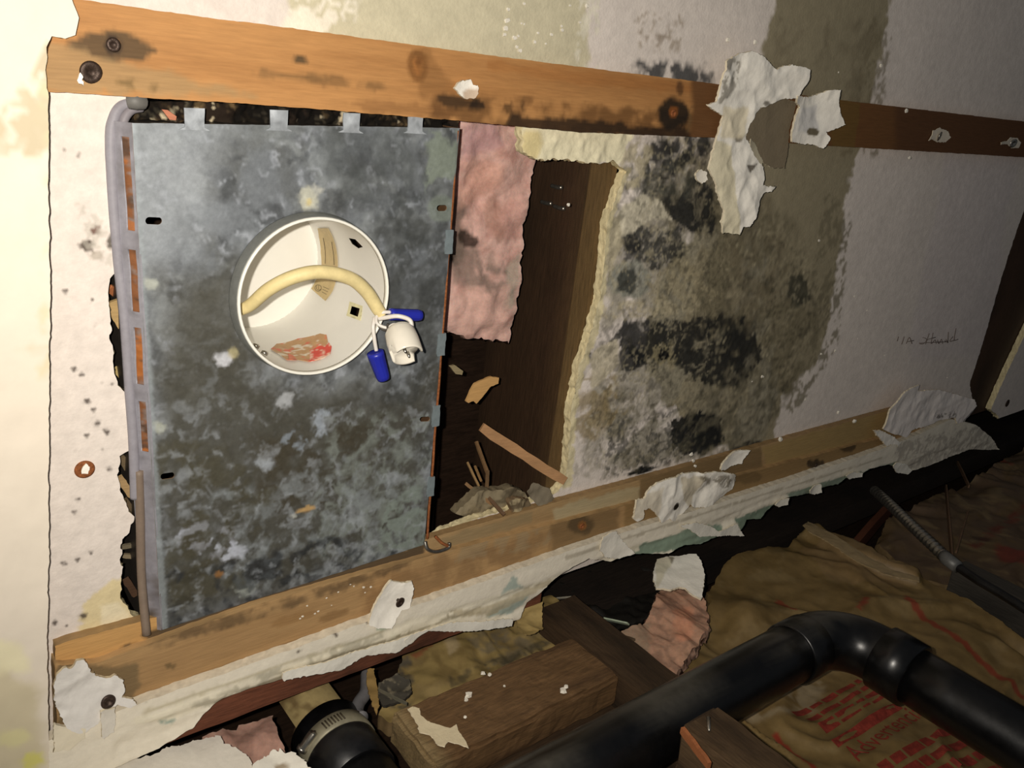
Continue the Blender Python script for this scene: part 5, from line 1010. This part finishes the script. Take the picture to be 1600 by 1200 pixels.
# ------------------------------------------------------------------ black drain pipe with an elbow
PY = .612; PR = .0345
pa = W(1150, 1068, PY); cx_ = W(1306, 992, PY).x+.012; cz_ = pa.z
pipe = thing('drain_pipe', Vector((cx_, PY, cz_)), 'black plastic drain pipe with elbow across the insulation, bottom right', 'pipe')
def dust_glint_col(V):  # dust plus a painted grey highlight on the upper front side
    a = sm(-.05, .5, fbm(V[:, 0]*30, V[:, 2]*30+V[:, 1]*20, 4, 5))*sm(-.2, 1, (PY-V[:, 1])/PR+((V[:, 2]-cz_)/PR))*.16
    return S(11, 11, 12)*(1-a[:, None])+S(150, 144, 130)*a[:, None]
tube('horizontal_pipe', [Vector((cx_-.085-i*.05, PY, cz_)) for i in range(13)], PR, M['dust_glint'], pipe, 40, smooth_n=1, colf=dust_glint_col)
BR = .062; el = [Vector((cx_-.09, PY, cz_)), Vector((cx_-.07, PY, cz_))]+[Vector((cx_-.062+BR*math.sin(t), PY, cz_-BR+BR*math.cos(t))) for t in [i*math.pi/2/12 for i in range(13)]]+[Vector((cx_, PY, cz_-BR-.010))]
tube('elbow', el, PR*1.03, M['dust_glint'], pipe, 40, smooth_n=1, colf=dust_glint_col)
tube('hub', [Vector((cx_-.100, PY, cz_)), Vector((cx_-.099, PY, cz_)), Vector((cx_-.062, PY, cz_)), Vector((cx_-.060, PY, cz_))], [PR*1.02, PR*1.08, PR*1.08, PR*1.04], M['dust_glint'], pipe, 40, smooth_n=1, colf=dust_glint_col)
tube('hub', [Vector((cx_, PY, cz_-BR)), Vector((cx_, PY, cz_-BR-.002)), Vector((cx_, PY, cz_-BR-.042)), Vector((cx_, PY, cz_-BR-.043))], [PR*1.04, PR*1.17, PR*1.17, PR*1.02], M['dust_glint'], pipe, 40, smooth_n=1, colf=dust_glint_col)
tube('vertical_pipe', [Vector((cx_, PY, cz_-BR-.03-i*.06)) for i in range(14)], PR, M['dust_glint'], pipe, 40, smooth_n=1, colf=dust_glint_col)

# ------------------------------------------------------------------ pipe with rubber coupling at the bottom left
vy = .694; VX = W(486, 1110, vy).x; vz = lambda px, py: W(px, py, vy-.036).z
vp = thing('waste_pipe', Vector((VX, vy, vz(480, 1130))), 'vertical pipe with rubber coupling and steel clamp below the red-brown plate', 'pipe')
z1_ = W(486, 1122, vy-.036).z; z2_ = W(500, 1136, vy-.036).z; z3_ = W(512, 1158, vy-.036).z
VR = .037
def vt(name, za, zb, r, m, col=None, colf=None): return tube(name, [Vector((VX, vy, za)), Vector((VX, vy, za-.0005)), Vector((VX, vy, zb+.0005)), Vector((VX, vy, zb))], [r*.97, r, r, r*.97], M[m], vp, 44, col, smooth_n=1, colf=colf)
def labc(V):
    a = sm(-.1, .5, fbm(V[:, 0]*60, V[:, 2]*60, 4, 5)); return S(176, 156, 108)*(1-a[:, None])+S(120, 100, 66)*a[:, None]
vt('upper_pipe', -.02, z1_+.006, VR*.96, 'cable', (118, 92, 66))
ang0 = math.atan2(-1, -.15)
o = bpy.data.objects.new('x', None); bpy.data.objects.remove(o)
V = []; F = []; nz, na = 8, 20
zt, zb_ = z1_+.060, z1_+.012
for i in range(nz+1):
    for k in range(na+1):
        an = ang0-.95+1.7*k/na; r = VR*.96+.0012; V.append((VX+r*math.cos(an), vy+r*math.sin(an), zt+(zb_-zt)*i/nz))
for i in range(nz):
    for k in range(na): F.append([i*(na+1)+k, i*(na+1)+k+1, (i+1)*(na+1)+k+1, (i+1)*(na+1)+k])
link('paper_label', V, F, M['cable'], labc(np.array(V)), vp)['label'] = 'yellowed paper label'
vt('coupling', z1_+.010, z1_-.075, VR*1.10, 'abs')
CLMP = vt('clamp', z1_-.010, z1_-.030, VR*1.135, 'galv', (150, 144, 122))
vt('lower_pipe', z1_-.07, -1.1, VR*1.0, 'abs')
zc = z1_-.020
for k in range(7):
    an = ang0+.25-.085*k; r = VR*1.135+.0004
    tube('clamp_slot', [Vector((VX+r*math.cos(an), vy+r*math.sin(an), zc+.005)), Vector((VX+r*math.cos(an+.02), vy+r*math.sin(an+.02), zc-.005))], .0009, M['black'], CLMP, 6, smooth_n=1)
an = ang0-.75; r = VR*1.2
cp_ = Vector((VX+r*math.cos(an), vy+r*math.sin(an), zc)); td = Vector((-math.sin(an), math.cos(an), 0))
tube('clamp_screw', [cp_-td*.012, cp_-td*.008, cp_-td*.008, cp_+td*.010, cp_+td*.010], [.006, .006, .0048, .0048, .003], M['steel'], CLMP, 16, smooth_n=1)
# pink wool and torn white board at the bottom left of the wall
PW = Wall(.668)
tag(sheet('pink_insulation', PW, [(300, 1190), (320, 1150), (370, 1135), (425, 1118), (440, 1160), (470, 1250), (300, 1280)], step=.004, thick=.02, rag=.003, seg=.004, off=lambda u, v: .007*fbm(u*30, v*30, 4, 61), col=lambda u, v: paint(u, v, (190, 150, 134), [], PW, [((150, 116, 102), 60, -.1, .4, .5, 55)]), side=(150, 120, 104), m=M['pink'], crumb=.003), 'pink fibreglass showing beside the clamped pipe at the bottom left', 'insulation')
WB = Wall(.640)
flap('torn_board', WB, [(60, 1260), (120, 1205), (180, 1195), (240, 1180), (262, 1168), (285, 1166), (300, 1158), (330, 1152), (345, 1150), (352, 1165), (372, 1172), (385, 1180), (400, 1200), (470, 1300), (60, 1400)], 'torn white wall board edge in the bottom left corner', 'drywall', col=(230, 224, 212), seed=61, curl=.0, rough_=.002, thick=.012, step=.004, rag=.002)
flap('torn_board', Wall(.628), [(395, 1200), (412, 1186), (425, 1176), (438, 1174), (446, 1178), (458, 1176), (474, 1190), (486, 1202), (500, 1240), (420, 1260), (390, 1230)], 'small torn white board lump in front of the clamped pipe', 'drywall', col=(240, 236, 224), lay=[([(430, 1196), (450, 1192), (460, 1202), (430, 1205)], (150, 130, 100), 2, 3, 90, .8)], seed=62, curl=.0, rough_=.004, thick=.012, step=.003, rag=.002)
